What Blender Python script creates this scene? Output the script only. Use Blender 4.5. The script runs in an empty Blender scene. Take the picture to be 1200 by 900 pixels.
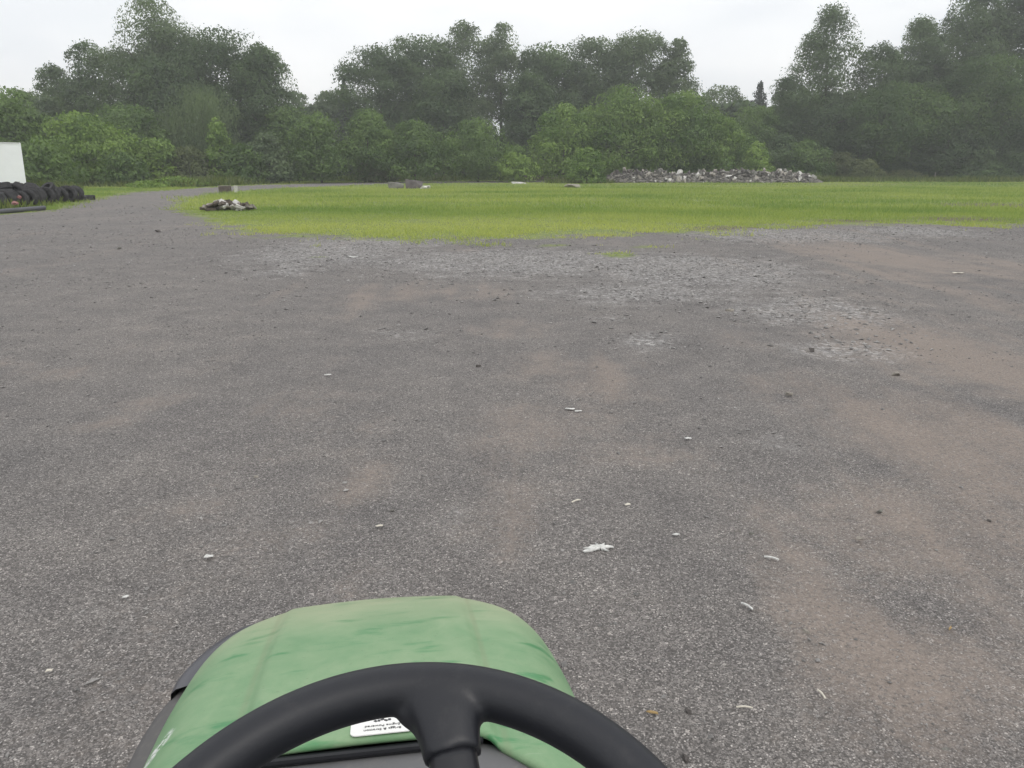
import bpy, bmesh, math, random
import numpy as np
from mathutils import Vector, Matrix

R = math.radians
rng = np.random.default_rng(7)
random.seed(7)
SC = bpy.context.scene
COL = SC.collection

# ------------------------------------------------------------------ camera, sky, sun, exposure
H = 1.5                                   # eye height of the driver's phone
F = 924.0                                 # focal length in photo pixels (1200 px wide)
PITCH = math.atan((450 - 195) / F)
cam = bpy.data.cameras.new('camera')
cam.sensor_width = 36.0
cam.lens = 36.0 * F / 1200
cam.clip_start = 0.05
cam.clip_end = 3000
cam_o = bpy.data.objects.new('camera', cam)
cam_o.location = (0, 0, H)
cam_o.rotation_euler = (R(90) - PITCH, 0, 0)
COL.objects.link(cam_o)
SC.camera = cam_o

SUN_EL, SUN_AZ = 55.0, 142.0              # azimuth from +Y, clockwise
world = bpy.data.worlds.new('World')
SC.world = world
world.use_nodes = True
wn, wl = world.node_tree.nodes, world.node_tree.links
wn.clear()
w_out = wn.new('ShaderNodeOutputWorld')
w_bg = wn.new('ShaderNodeBackground')
w_bg.inputs['Strength'].default_value = 0.1
w_sky = wn.new('ShaderNodeTexSky')
w_sky.sky_type = 'NISHITA'
w_sky.sun_disc = False
w_sky.sun_elevation = R(SUN_EL)
w_sky.sun_rotation = R(SUN_AZ % 360)
w_sky.air_density = 1.0
w_sky.dust_density = 3.0
w_tc = wn.new('ShaderNodeTexCoord')
w_map = wn.new('ShaderNodeMapping')
w_map.inputs['Scale'].default_value = (1.0, 1.0, 3.2)
w_no = wn.new('ShaderNodeTexNoise')
w_no.inputs['Scale'].default_value = 2.6
w_no.inputs['Detail'].default_value = 5
w_no.inputs['Roughness'].default_value = 0.5
w_cr = wn.new('ShaderNodeValToRGB')       # overcast cloud sheet, thinner and greyer in places
w_cr.color_ramp.elements[0].position = 0.40
w_cr.color_ramp.elements[0].color = (11.0, 11.3, 11.6, 1)
w_cr.color_ramp.elements[1].position = 0.60
w_cr.color_ramp.elements[1].color = (13.2, 13.2, 13.1, 1)
w_mix = wn.new('ShaderNodeMix')
w_mix.data_type = 'RGBA'
w_mix.inputs[0].default_value = 0.9
wl.new(w_tc.outputs['Generated'], w_map.inputs['Vector'])
wl.new(w_map.outputs['Vector'], w_no.inputs['Vector'])
wl.new(w_no.outputs['Fac'], w_cr.inputs['Fac'])
wl.new(w_sky.outputs['Color'], w_mix.inputs[6])
wl.new(w_cr.outputs['Color'], w_mix.inputs[7])
wl.new(w_mix.outputs[2], w_bg.inputs['Color'])
wl.new(w_bg.outputs['Background'], w_out.inputs['Surface'])

sun = bpy.data.lights.new('sun', 'SUN')
sun.energy = 1.1
sun.angle = R(18)
sun.color = (1.0, 0.96, 0.9)
sun_o = bpy.data.objects.new('sun', sun)
sd = Vector((math.sin(R(SUN_AZ)) * math.cos(R(SUN_EL)), math.cos(R(SUN_AZ)) * math.cos(R(SUN_EL)), math.sin(R(SUN_EL))))
sun_o.rotation_euler = sd.to_track_quat('Z', 'Y').to_euler()
sun_o.location = (0, 0, 60)
COL.objects.link(sun_o)

SC.view_settings.view_transform = 'Standard'
SC.view_settings.look = 'None'
SC.view_settings.exposure = 0.0
SC.view_settings.gamma = 1.0
SC.view_settings.use_curve_mapping = False
SC.render.engine = 'CYCLES'
SC.cycles.max_bounces = 6
SC.cycles.diffuse_bounces = 3
SC.cycles.glossy_bounces = 3
SC.cycles.transmission_bounces = 4
SC.cycles.use_denoising = True

# ------------------------------------------------------------------ helpers
def at(u, v, z=0.0):
    """the spot at height z that lies under pixel (u, v) of the photograph"""
    fw = np.array([0, math.cos(PITCH), -math.sin(PITCH)])
    up = np.array([0, math.sin(PITCH), math.cos(PITCH)])
    d = fw + np.array([1, 0, 0]) * (u - 600) / F + up * (450 - v) / F
    t = (z - H) / d[2]
    return float(d[0] * t), float(d[1] * t)

def px(u, Y):
    """sideways position at distance Y under photo column u"""
    return (u - 600) / F * (Y * math.cos(PITCH) + 0.0)

def tag(o, label=None, cat=None, group=None, kind=None):
    if label: o['label'] = label
    if cat: o['category'] = cat
    if group: o['group'] = group
    if kind: o['kind'] = kind
    return o

def empty(name, loc, rz=0.0, label=None, cat=None, group=None):
    o = bpy.data.objects.new(name, None)
    o.empty_display_size = 0.3
    o.location = loc
    o.rotation_euler = (0, 0, rz)
    COL.objects.link(o)
    return tag(o, label, cat, group)

def mesh_obj(name, verts, faces, mat, parent=None, attrs=None, smooth=False):
    """verts (n,3); faces (m,k) array of one polygon size, or list of tuples"""
    me = bpy.data.meshes.new(name)
    verts = np.asarray(verts, dtype=np.float32)
    if isinstance(faces, np.ndarray):
        m, k = faces.shape
        me.vertices.add(len(verts))
        me.vertices.foreach_set('co', verts.ravel())
        me.loops.add(m * k)
        me.loops.foreach_set('vertex_index', faces.astype(np.int32).ravel())
        me.polygons.add(m)
        me.polygons.foreach_set('loop_start', np.arange(0, m * k, k, dtype=np.int32))
        me.update(calc_edges=True)
    else:
        me.from_pydata([tuple(v) for v in verts], [], faces)
        me.update()
    for a, val in (attrs or {}).items():
        at_ = me.attributes.new(a, 'FLOAT', 'POINT')
        at_.data.foreach_set('value', np.asarray(val, dtype=np.float32))
    me.polygons.foreach_set('use_smooth', np.full(len(me.polygons), smooth))
    me.materials.append(mat)
    o = bpy.data.objects.new(name, me)
    COL.objects.link(o)
    if parent: o.parent = parent
    return o

def bm_obj(name, bm, mat, parent=None, smooth=False):
    me = bpy.data.meshes.new(name)
    bm.normal_update()
    bm.to_mesh(me); bm.free()
    me.polygons.foreach_set('use_smooth', np.full(len(me.polygons), smooth))
    me.materials.append(mat)
    o = bpy.data.objects.new(name, me)
    COL.objects.link(o)
    if parent: o.parent = parent
    return o

def box(bm, c, s, rot=None, bev=0.0):
    m = Matrix.Translation(c)
    if rot is not None: m = m @ rot.to_4x4()
    m = m @ Matrix.Diagonal((*s, 1))
    r = bmesh.ops.create_cube(bm, size=1.0, matrix=m)
    if bev > 0:
        es = list({e for v in r['verts'] for e in v.link_edges})
        bmesh.ops.bevel(bm, geom=es, offset=bev, segments=2, affect='EDGES', profile=0.6)

def eul(x, y, z):
    from mathutils import Euler
    return Euler((x, y, z)).to_matrix()

def tube_arrays(paths, sides=7):
    """paths: list of lists of (point, radius) -> verts, quad faces"""
    V, Fc = [], []
    for path in paths:
        n0 = sum(len(v) for v in V)
        P = np.array([p for p, r in path], float)
        rr = [r for p, r in path]
        for i in range(len(P)):
            d = P[min(i + 1, len(P) - 1)] - P[max(i - 1, 0)]
            d /= np.linalg.norm(d) + 1e-9
            a = np.cross(d, [0.31, 0.95, 0.05]); a /= np.linalg.norm(a) + 1e-9
            b = np.cross(d, a)
            th = np.linspace(0, 2 * np.pi, sides, endpoint=False)
            V.append(P[i] + rr[i] * (np.cos(th)[:, None] * a + np.sin(th)[:, None] * b))
        for i in range(len(P) - 1):
            for k in range(sides):
                k2 = (k + 1) % sides
                Fc.append((n0 + i * sides + k, n0 + i * sides + k2, n0 + (i + 1) * sides + k2, n0 + (i + 1) * sides + k))
    return np.concatenate(V), np.array(Fc)

def lathe(bm, prof, axis='X', seg=28, center=(0, 0, 0), close=False):
    """prof: list of (radius, along-axis)"""
    rings = []
    for r, a in prof:
        ring = []
        for k in range(seg):
            t = 2 * math.pi * k / seg
            c, s = r * math.cos(t), r * math.sin(t)
            p = {'X': (a, c, s), 'Y': (c, a, s), 'Z': (c, s, a)}[axis]
            ring.append(bm.verts.new(Vector(p) + Vector(center)))
        rings.append(ring)
    n = len(rings)
    for i in range(n if close else n - 1):
        A, B = rings[i], rings[(i + 1) % n]
        for k in range(seg):
            bm.faces.new((A[k], A[(k + 1) % seg], B[(k + 1) % seg], B[k]))
    if not close:
        bm.faces.new(rings[0][::-1]); bm.faces.new(rings[-1])
    bmesh.ops.recalc_face_normals(bm, faces=bm.faces)

# ------------------------------------------------------------------ materials
def new_mat(name):
    m = bpy.data.materials.new(name)
    m.use_nodes = True
    nt = m.node_tree
    nt.nodes.clear()
    return m, nt

class NT:
    """small node-building helper"""
    def __init__(s, nt): s.nt, s.n, s.l = nt, nt.nodes, nt.links
    def node(s, t, ins=None, **kw):
        nd = s.n.new(t)
        for k, v in kw.items(): setattr(nd, k, v)
        for k, v in (ins or {}).items():
            if hasattr(v, 'is_output'): s.l.new(v, nd.inputs[k])
            else: nd.inputs[k].default_value = v
        return nd
    def math(s, op, a, b=0.0, clamp=False):
        return s.node('ShaderNodeMath', {0: a, 1: b}, operation=op, use_clamp=clamp).outputs[0]
    def mix(s, f, a, b, mode='MIX'):
        return s.node('ShaderNodeMix', {0: f, 6: a, 7: b}, data_type='RGBA', blend_type=mode).outputs[2]
    def noise(s, vec, scale, detail=3, rough=0.5, dist=0.0):
        return s.node('ShaderNodeTexNoise', {'Vector': vec, 'Scale': scale, 'Detail': detail, 'Roughness': rough, 'Distortion': dist}).outputs['Fac']
    def ramp(s, f, stops):
        r = s.node('ShaderNodeValToRGB', {'Fac': f})
        e = r.color_ramp.elements
        while len(e) < len(stops): e.new(0.5)
        for i, (p, c) in enumerate(stops):
            e[i].position = p
            e[i].color = (*c, 1) if hasattr(c, '__len__') else (c, c, c, 1)
        return r.outputs['Color']
    def sstep(s, x, lo, hi):
        return s.node('ShaderNodeMapRange', {0: x, 1: lo, 2: hi, 3: 0.0, 4: 1.0}, interpolation_type='SMOOTHSTEP').outputs[0]
    def attr(s, name):
        return s.node('ShaderNodeAttribute', attribute_name=name).outputs['Fac']
    def obj(s): return s.node('ShaderNodeTexCoord').outputs['Object']
    def out(s, surf, disp=None):
        o = s.node('ShaderNodeOutputMaterial')
        s.l.new(surf, o.inputs['Surface'])
    def pbr(s, col, rough=0.8, bump=None, bstr=0.3, bdist=0.01, spec=0.4, metal=0.0, **more):
        ins = {'Base Color': col, 'Roughness': rough, 'Specular IOR Level': spec, 'Metallic': metal}
        ins.update(more)
        b = s.node('ShaderNodeBsdfPrincipled', ins)
        if bump is not None:
            bp = s.node('ShaderNodeBump', {'Height': bump, 'Strength': bstr, 'Distance': bdist})
            s.l.new(bp.outputs[0], b.inputs['Normal'])
        s.out(b.outputs[0])
        return b

def simple_mat(name, col, rough=0.8, var=0.25, scale=6.0, bump=0.0, spec=0.4, metal=0.0, tint_attr=False):
    m, nt = new_mat(name); t = NT(nt)
    n = t.noise(t.obj(), scale, 5, 0.6)
    c0 = tuple(x * (1 - var) for x in col); c1 = tuple(min(1, x * (1 + var)) for x in col)
    c = t.ramp(n, [(0.3, c0), (0.7, c1)])
    if tint_attr:
        c = t.mix(1.0, c, t.ramp(t.attr('tint'), [(0, (0.62, 0.62, 0.62)), (1, (1.45, 1.44, 1.43))]), 'MULTIPLY')
    t.pbr(c, rough, t.noise(t.obj(), scale * 6, 4) if bump else None, bump, 0.02, spec, metal)
    return m

def leaf_mat(name, dark, light, transl=0.35):
    m, nt = new_mat(name); t = NT(nt)
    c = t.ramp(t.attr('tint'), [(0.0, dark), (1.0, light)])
    d = t.node('ShaderNodeBsdfPrincipled', {'Base Color': c, 'Roughness': 0.55, 'Specular IOR Level': 0.25})
    tc = t.mix(1.0, c, (1.25, 1.3, 0.55, 1), 'MULTIPLY')
    tr = t.node('ShaderNodeBsdfTranslucent', {'Color': tc})
    mx = t.node('ShaderNodeMixShader', {0: transl, 1: d.outputs[0], 2: tr.outputs[0]})
    t.out(mx.outputs[0])
    return m

LEAF = {
    'dark': leaf_mat('leaf_dark', (0.046, 0.082, 0.036), (0.122, 0.184, 0.076)),
    'mid': leaf_mat('leaf_mid', (0.064, 0.116, 0.034), (0.168, 0.255, 0.074)),
    'bright': leaf_mat('leaf_bright', (0.090, 0.165, 0.036), (0.245, 0.350, 0.085)),
    'grey': leaf_mat('leaf_grey', (0.062, 0.098, 0.050), (0.158, 0.216, 0.106)),
    'spruce': leaf_mat('leaf_spruce', (0.022, 0.040, 0.028), (0.054, 0.078, 0.052), 0.1),
    'olive': leaf_mat('leaf_olive', (0.056, 0.078, 0.032), (0.140, 0.170, 0.070)),
}
BARK = simple_mat('bark', (0.085, 0.07, 0.058), 0.9, 0.4, 3.0, 0.6)
GRASS = leaf_mat('grass_blade', (0.15, 0.25, 0.065), (0.48, 0.505, 0.175), 0.4)
WEED = leaf_mat('weed_blade', (0.06, 0.10, 0.028), (0.19, 0.22, 0.075), 0.4)

def ground_material():
    m, nt = new_mat('gravel_and_soil'); t = NT(nt)
    P = t.obj()
    field, dirt, pale = t.attr('field'), t.attr('dirt'), t.attr('pale')
    nbig = t.noise(P, 0.35, 4, 0.6)
    nmid = t.noise(P, 2.2, 5, 0.65)
    nfin = t.noise(P, 26, 4, 0.7)
    def vor(scale, warp=0.0):
        return t.node('ShaderNodeTexVoronoi', {'Vector': P, 'Scale': scale, 'Randomness': 1.0}, feature='F1')
    v1, v2, v3 = vor(190), vor(95), vor(26)
    g1 = t.node('ShaderNodeSeparateColor', {0: v1.outputs['Color']}).outputs[0]
    g2s = t.node('ShaderNodeSeparateColor', {0: v2.outputs['Color']})
    g2, g2b = g2s.outputs[0], g2s.outputs[1]
    g3s = t.node('ShaderNodeSeparateColor', {0: v3.outputs['Color']})
    g3, g3b = g3s.outputs[0], g3s.outputs[1]
    c1 = t.ramp(g1, [(0.0, (0.065, 0.064, 0.064)), (0.30, (0.135, 0.132, 0.131)), (0.75, (0.212, 0.207, 0.205)), (0.94, (0.30, 0.294, 0.29)), (1.0, (0.50, 0.49, 0.48))])
    c2 = t.ramp(g2, [(0.0, (0.09, 0.088, 0.087)), (0.6, (0.185, 0.18, 0.177)), (0.92, (0.25, 0.244, 0.24)), (1.0, (0.40, 0.39, 0.38))])
    col = t.mix(t.math('GREATER_THAN', g2b, 0.70), c1, c2)
    # joints between chips are drawn darker
    col = t.mix(t.sstep(v1.outputs['Distance'], 0.45, 0.8), col, (0.085, 0.083, 0.082, 1))
    # slow tone drift over the yard
    col = t.mix(1.0, col, t.ramp(nmid, [(0.25, (0.80, 0.80, 0.81)), (0.75, (1.16, 1.15, 1.13))]), 'MULTIPLY')
    col = t.mix(1.0, col, t.ramp(nbig, [(0.3, (0.90, 0.90, 0.92)), (0.7, (1.10, 1.08, 1.07))]), 'MULTIPLY')
    # pale, bluish crushed stone where it has been spread lately
    pmask = t.math('MULTIPLY', t.sstep(t.math('ADD', pale, t.math('MULTIPLY', t.math('SUBTRACT', nmid, 0.5), 1.3)), 0.30, 0.75), t.sstep(t.math('ADD', g3, t.math('MULTIPLY', g2, 0.3)), 0.45, 0.62))
    pc = t.ramp(t.math('ADD', t.math('MULTIPLY', g3b, 0.6), t.math('MULTIPLY', g2, 0.4)), [(0.1, (0.12, 0.122, 0.127)), (0.5, (0.26, 0.263, 0.268)), (0.9, (0.52, 0.525, 0.53))])
    col = t.mix(t.math('MULTIPLY', pmask, 0.62), col, pc)
    # brown-pink dirt packed over the stone
    dn = t.math('ADD', t.math('MULTIPLY', t.math('SUBTRACT', nmid, 0.5), 1.1), t.math('MULTIPLY', t.math('SUBTRACT', nfin, 0.5), 0.9))
    trk = t.noise(t.node('ShaderNodeMapping', {'Vector': P, 'Scale': (1.5, 0.16, 1), 'Rotation': (0, 0, R(-7))}).outputs[0], 1.0, 4, .55, .6)
    dn = t.math('ADD', dn, t.math('MULTIPLY', t.math('SUBTRACT', trk, 0.505), 2.2))
    dmask = t.sstep(t.math('ADD', t.math('MULTIPLY', dirt, .85), dn), 0.15, 1.0)
    dc = t.ramp(t.noise(P, 60, 5, 0.75), [(0.25, (0.138, 0.116, 0.104)), (0.5, (0.222, 0.192, 0.172)), (0.78, (0.315, 0.278, 0.250))])
    keep = t.math('MULTIPLY', t.math('GREATER_THAN', g2, 0.80), 0.55)
    col = t.mix(t.math('MULTIPLY', t.math('SUBTRACT', dmask, t.math('MULTIPLY', keep, dmask)), 0.82), col, dc)
    # green thatch and soil of the field
    fn = t.math('ADD', t.math('MULTIPLY', t.math('SUBTRACT', t.noise(P, 0.9, 5, 0.7), 0.5), 1.5), t.math('MULTIPLY', t.math('SUBTRACT', nfin, 0.5), 0.5))
    fm = t.sstep(t.math('ADD', field, fn), 0.42, 0.66)
    gc = t.ramp(t.noise(P, 7, 5, 0.7), [(0.3, (0.10, 0.145, 0.042)), (0.55, (0.20, 0.24, 0.072)), (0.8, (0.28, 0.285, 0.115))])
    bare = t.attr('bare')
    gc = t.mix(t.sstep(t.math('ADD', bare, t.math('MULTIPLY', t.math('SUBTRACT', nmid, 0.5), 0.8)), 0.35, 0.8), gc, (0.13, 0.105, 0.08, 1))
    col = t.mix(fm, col, gc)
    hgt = t.math('ADD', t.math('MULTIPLY', v1.outputs['Distance'], -0.5), t.math('ADD', t.math('MULTIPLY', v2.outputs['Distance'], -0.8), t.math('MULTIPLY', nfin, 0.8)))
    lift = t.mix(fm, (1.14, 1.10, 1.062, 1), (1, 1, 1, 1))
    col = t.mix(1.0, col, lift, 'MULTIPLY')
    t.pbr(col, 0.88, hgt, 0.75, 0.008, 0.3)
    return m
GROUND = ground_material()
STONE = simple_mat('loose_stone', (0.235, 0.228, 0.222), 0.85, 0.3, 40, 0.4, tint_attr=True)
CHUNK = {
    'pale': simple_mat('broken_concrete_pale', (0.56, 0.545, 0.52), 0.9, 0.3, 3, 0.5),
    'tan': simple_mat('broken_concrete_tan', (0.29, 0.268, 0.235), 0.9, 0.35, 3, 0.5),
    'grey': simple_mat('broken_stone_grey', (0.182, 0.178, 0.160), 0.9, 0.4, 3, 0.5),
    'dark': simple_mat('rubble_dark', (0.10, 0.09, 0.085), 0.9, 0.4, 3, 0.5),
}
RUBBLE = simple_mat('rubble_fines', (0.160, 0.152, 0.134), 0.9, 0.3, 4, 0.5, tint_attr=True)
RUBBER = simple_mat('tyre_rubber', (0.034, 0.033, 0.035), 0.75, 0.6, 5, 0.3)
WOOD = simple_mat('weathered_wood', (0.26, 0.235, 0.21), 0.85, 0.45, 9, 0.4)
WOODDARK = simple_mat('dark_old_wood', (0.11, 0.09, 0.075), 0.9, 0.45, 9, 0.4)
WHITEP = simple_mat('trailer_white_paint', (0.83, 0.85, 0.89), 0.4, 0.05, 0.8)
PAPER = simple_mat('white_scrap', (0.60, 0.60, 0.58), 0.7, 0.3, 60)
STICK = simple_mat('pale_stick', (0.62, 0.58, 0.50), 0.7, 0.2, 60)
LEAFDRY = simple_mat('dry_leaf', (0.36, 0.25, 0.11), 0.7, 0.3, 50)
STEEL = simple_mat('dull_steel', (0.20, 0.20, 0.21), 0.5, 0.2, 8, metal=0.6)
RED = simple_mat('faded_red_plastic', (0.27, 0.13, 0.12), 0.6, 0.25, 8)
BEAM = simple_mat('grey_pipe', (0.085, 0.088, 0.098), 0.6, 0.25, 4)

# ------------------------------------------------------------------ ground sheet, yard and field
edge_px = [(1900, 256), (1400, 259), (1200, 263), (1050, 264), (950, 263), (860, 271), (800, 273), (700, 276), (600, 279),
           (500, 281), (420, 280), (330, 277), (280, 270), (240, 258), (212, 248), (204, 240), (222, 231), (260, 226), (320, 221.3),
           (400, 217.4), (470, 215.7), (560, 214.6), (650, 213.6)]
outer_px = [(650, 211.6), (560, 212.2), (470, 213.0), (400, 214.2), (300, 217), (220, 221), (150, 226.5), (104, 234.5), (72, 244.5), (0, 252.5)]
field_poly = np.array([at(*p) for p in edge_px] + [(14, 95), (70, 108), (90, 40)])
# everything that is gravel: in front of the field, and the lane that bends behind it
lane_poly = np.array([at(*p) for p in edge_px[12:]] + [at(*p) for p in outer_px] + [(-19.5, 20), (-24, 5), (-10, 5), (-4, 16.5)])
yard_poly = np.array([at(*p) for p in edge_px[:13]] + [at(*p) for p in outer_px[-3:]] + [(-18.5, 18), (-40, -2), (-40, -14), (45, -14), (45, 16)])

def sdist(poly, X, Y):
    """signed distance to a polygon, positive inside"""
    pts = np.stack([X, Y], -1)
    n = len(poly); dmin = np.full(X.shape, 1e9); ins = np.zeros(X.shape, bool)
    for i in range(n):
        a, b = poly[i], poly[(i + 1) % n]
        ab = b - a
        tt = np.clip(((pts - a) @ ab) / (ab @ ab + 1e-12), 0, 1)
        d = np.linalg.norm(pts - (a + tt[..., None] * ab), axis=-1)
        dmin = np.minimum(dmin, d)
        cond = (a[1] > Y) != (b[1] > Y)
        xi = a[0] + (Y - a[1]) / (b[1] - a[1] + 1e-12) * ab[0]
        ins ^= cond & (X < xi)
    return np.where(ins, dmin, -dmin)

def field_value(X, Y):
    g = np.maximum(sdist(lane_poly, X, Y), sdist(yard_poly, X, Y))
    w = 0.35 + 0.022 * np.clip(Y, 0, 90) + 1.5 * np.clip((X + 9) / 4, 0, 1) * np.clip((27 - Y) / 4, 0, 1)
    return 1 - np.clip(0.5 + g / (2 * w), 0, 1)

def blobs(lst, X, Y):
    out = np.zeros_like(X)
    for u, v, ru, rv, s in lst:
        x0, y0 = at(u, v); x1, _ = at(u + ru, v); _, ya = at(u, v - rv); _, yb = at(u, v + rv)
        rx, ry = abs(x1 - x0), abs(ya - yb) / 2
        yc = (ya + yb) / 2
        q = ((X - x0) / rx) ** 2 + ((Y - yc) / ry) ** 2
        out = np.maximum(out, s * np.exp(-q * 1.1))
    return out
DIRT = [(1150, 325, 170, 45, 1), (1120, 420, 150, 60, 1), (1090, 520, 150, 70, 1), (1080, 640, 160, 90, 1), (1120, 790, 190, 110, .95),
        (970, 730, 60, 80, .85), (1200, 560, 140, 110, 1), (930, 850, 60, 60, .6), (900, 455, 110, 22, .75), (1000, 470, 80, 25, .8),
        (700, 440, 130, 40, .75), (640, 500, 110, 40, .8), (740, 530, 90, 25, .7), (580, 620, 55, 60, .85), (560, 545, 70, 35, .7),
        (500, 345, 140, 16, .8), (430, 575, 30, 40, .7), (35, 440, 60, 10, .8), (20, 425, 50, 6, .7), (75, 492, 70, 8, .75), (180, 470, 34, 9, .75),
        (110, 500, 60, 6, .6), (600, 385, 110, 14, .6), (300, 480, 70, 12, .45), (170, 610, 60, 22, .4), (140, 830, 60, 25, .55), (330, 640, 50, 14, .45),
        (780, 640, 40, 40, .55), (690, 590, 60, 30, .5), (820, 400, 60, 12, .6), (960, 300, 50, 8, .6), (560, 292, 60, 4, .5), (480, 660, 40, 18, .5)]
PALE = [(600, 310, 220, 22, .9), (820, 320, 160, 26, 1), (960, 370, 120, 26, .95), (1000, 412, 90, 16, .95), (380, 300, 130, 22, .85), (440, 284, 160, 7, .8),
        (930, 277, 150, 10, 1), (1080, 272, 80, 7, 1), (760, 345, 180, 18, .75), (770, 400, 60, 14, .7), (930, 520, 60, 40, .55), (530, 610, 40, 20, .5),
        (330, 320, 60, 16, .6), (1000, 690, 40, 50, .45), (960, 850, 40, 40, .5), (470, 390, 70, 10, .55), (700, 375, 60, 8, .55), (90, 730, 90, 60, .4)]
BARE = [(1170, 241, 90, 4, 1), (1130, 257, 90, 4, .9), (860, 268, 120, 4, .75), (1010, 259, 100, 2.5, .8), (1000, 216, 160, 1.2, .5), (700, 218, 60, 1.0, .5)]
GREENS = [(720, 299, 42, 4, .75), (640, 312, 30, 2.5, .55), (375, 302, 22, 2, .75), (760, 290, 60, 3, .5), (670, 288, 90, 3, .5), (820, 281, 60, 3, .6), (560, 286, 70, 3, .5)]

def ground_attrs(X, Y):
    f = field_value(X, Y)
    f = np.maximum(f, blobs(GREENS, X, Y))
    return {'field': f, 'dirt': blobs(DIRT, X, Y), 'pale': blobs(PALE, X, Y), 'bare': blobs(BARE, X, Y)}

def relief(X, Y):
    near = np.exp(-((X / 40) ** 2 + ((Y - 20) / 60) ** 2) * 0.2)
    z = 0.012 * np.sin(X * 1.3 + 0.6 * np.sin(Y * .7)) * np.sin(Y * 0.9 + 1.1) + 0.008 * np.sin(X * 3.1 + Y * 2.3)
    return z * near

xs = np.concatenate([np.linspace(-46, 46, 369)])
ys = np.concatenate([np.linspace(-14, 26, 161), np.linspace(26, 112, 130)[1:]])
GX, GY = np.meshgrid(xs, ys)
gat = ground_attrs(GX, GY)
GZ = relief(GX, GY)
border = np.zeros_like(GX, bool); border[0] = border[-1] = True; border[:, 0] = border[:, -1] = True
GZ[border] = 0
nx_, ny_ = len(xs), len(ys)
idx = np.arange(nx_ * ny_).reshape(ny_, nx_)
quads = np.stack([idx[:-1, :-1], idx[:-1, 1:], idx[1:, 1:], idx[1:, :-1]], -1).reshape(-1, 4)
V = np.stack([GX, GY, GZ], -1).reshape(-1, 3)
isg = (gat['field'].ravel()[quads].mean(1) > 0.55)
def sub_sheet(name, sel, label, cat):
    q = quads[sel]
    u, inv = np.unique(q, return_inverse=True)
    o = mesh_obj(name, V[u], inv.reshape(-1, 4), GROUND, attrs={k: a.ravel()[u] for k, a in gat.items()}, smooth=True)
    return tag(o, label, cat, kind='structure')
sub_sheet('gravel_yard', ~isg, 'grey gravel yard and lane with brown dirt patches and pale crushed stone', 'gravel')
sub_sheet('grass_field', isg, 'flat soil of the green field between gravel yard and trees', 'field')
# land beyond, out to the horizon
bx0, bx1, by0, by1, B = -46, 46, -14, 112, 1500
bv = [(bx0, by0, 0), (bx1, by0, 0), (bx1, by1, 0), (bx0, by1, 0), (-B, -B, 0), (B, -B, 0), (B, B, 0), (-B, B, 0)]
bf = np.array([(4, 5, 1, 0), (5, 6, 2, 1), (6, 7, 3, 2), (7, 4, 0, 3)])
tag(mesh_obj('ground', bv, bf, GROUND, attrs={'field': [1] * 8, 'dirt': [0] * 8, 'pale': [0] * 8, 'bare': [0] * 8}),
    'flat land reaching the horizon beyond yard and trees', 'ground', kind='structure')

# ------------------------------------------------------------------ loose gravel, grass
def hash_noise(X, Y, s, seed=0):
    """cheap smooth value noise"""
    r = np.random.default_rng(seed).random((257, 257))
    x, y = X * s + 100.3, Y * s + 57.7
    xi, yi = np.floor(x).astype(int), np.floor(y).astype(int)
    fx, fy = x - xi, y - yi
    fx, fy = fx * fx * (3 - 2 * fx), fy * fy * (3 - 2 * fy)
    g = lambda a, b: r[a % 257, b % 257]
    return (g(xi, yi) * (1 - fx) + g(xi + 1, yi) * fx) * (1 - fy) + (g(xi, yi + 1) * (1 - fx) + g(xi + 1, yi + 1) * fx) * fy

OCT_V = np.array([(1, 0, 0), (0, 1, 0), (-1, 0, 0), (0, -1, 0), (0, 0, 1), (0, 0, -1)], float)
OCT_F = np.array([(0, 1, 4), (1, 2, 4), (2, 3, 4), (3, 0, 4), (1, 0, 5), (2, 1, 5), (3, 2, 5), (0, 3, 5)])
def stones(X, Y, S, Z=None):
    n = len(X)
    v = OCT_V[None] * (0.65 + 0.7 * rng.random((n, 6, 1))) + 0.25 * (rng.random((n, 6, 3)) - .5)
    v *= np.array([1, 0.75, 0.42])
    th = rng.random(n) * 6.283; tl = rng.normal(0, 0.35, n)
    c, s = np.cos(th)[:, None], np.sin(th)[:, None]
    y2 = v[..., 1] * np.cos(tl)[:, None] - v[..., 2] * np.sin(tl)[:, None]
    z2 = v[..., 1] * np.sin(tl)[:, None] + v[..., 2] * np.cos(tl)[:, None]
    w = np.stack([v[..., 0] * c - y2 * s, v[..., 0] * s + y2 * c, z2], -1) * S[:, None, None]
    w += np.stack([X, Y, (relief(X, Y) if Z is None else Z) + S * 0.18], -1)[:, None, :]
    f = (np.arange(n)[:, None, None] * 6 + OCT_F[None]).reshape(-1, 3)
    return w.reshape(-1, 3), f

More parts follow.
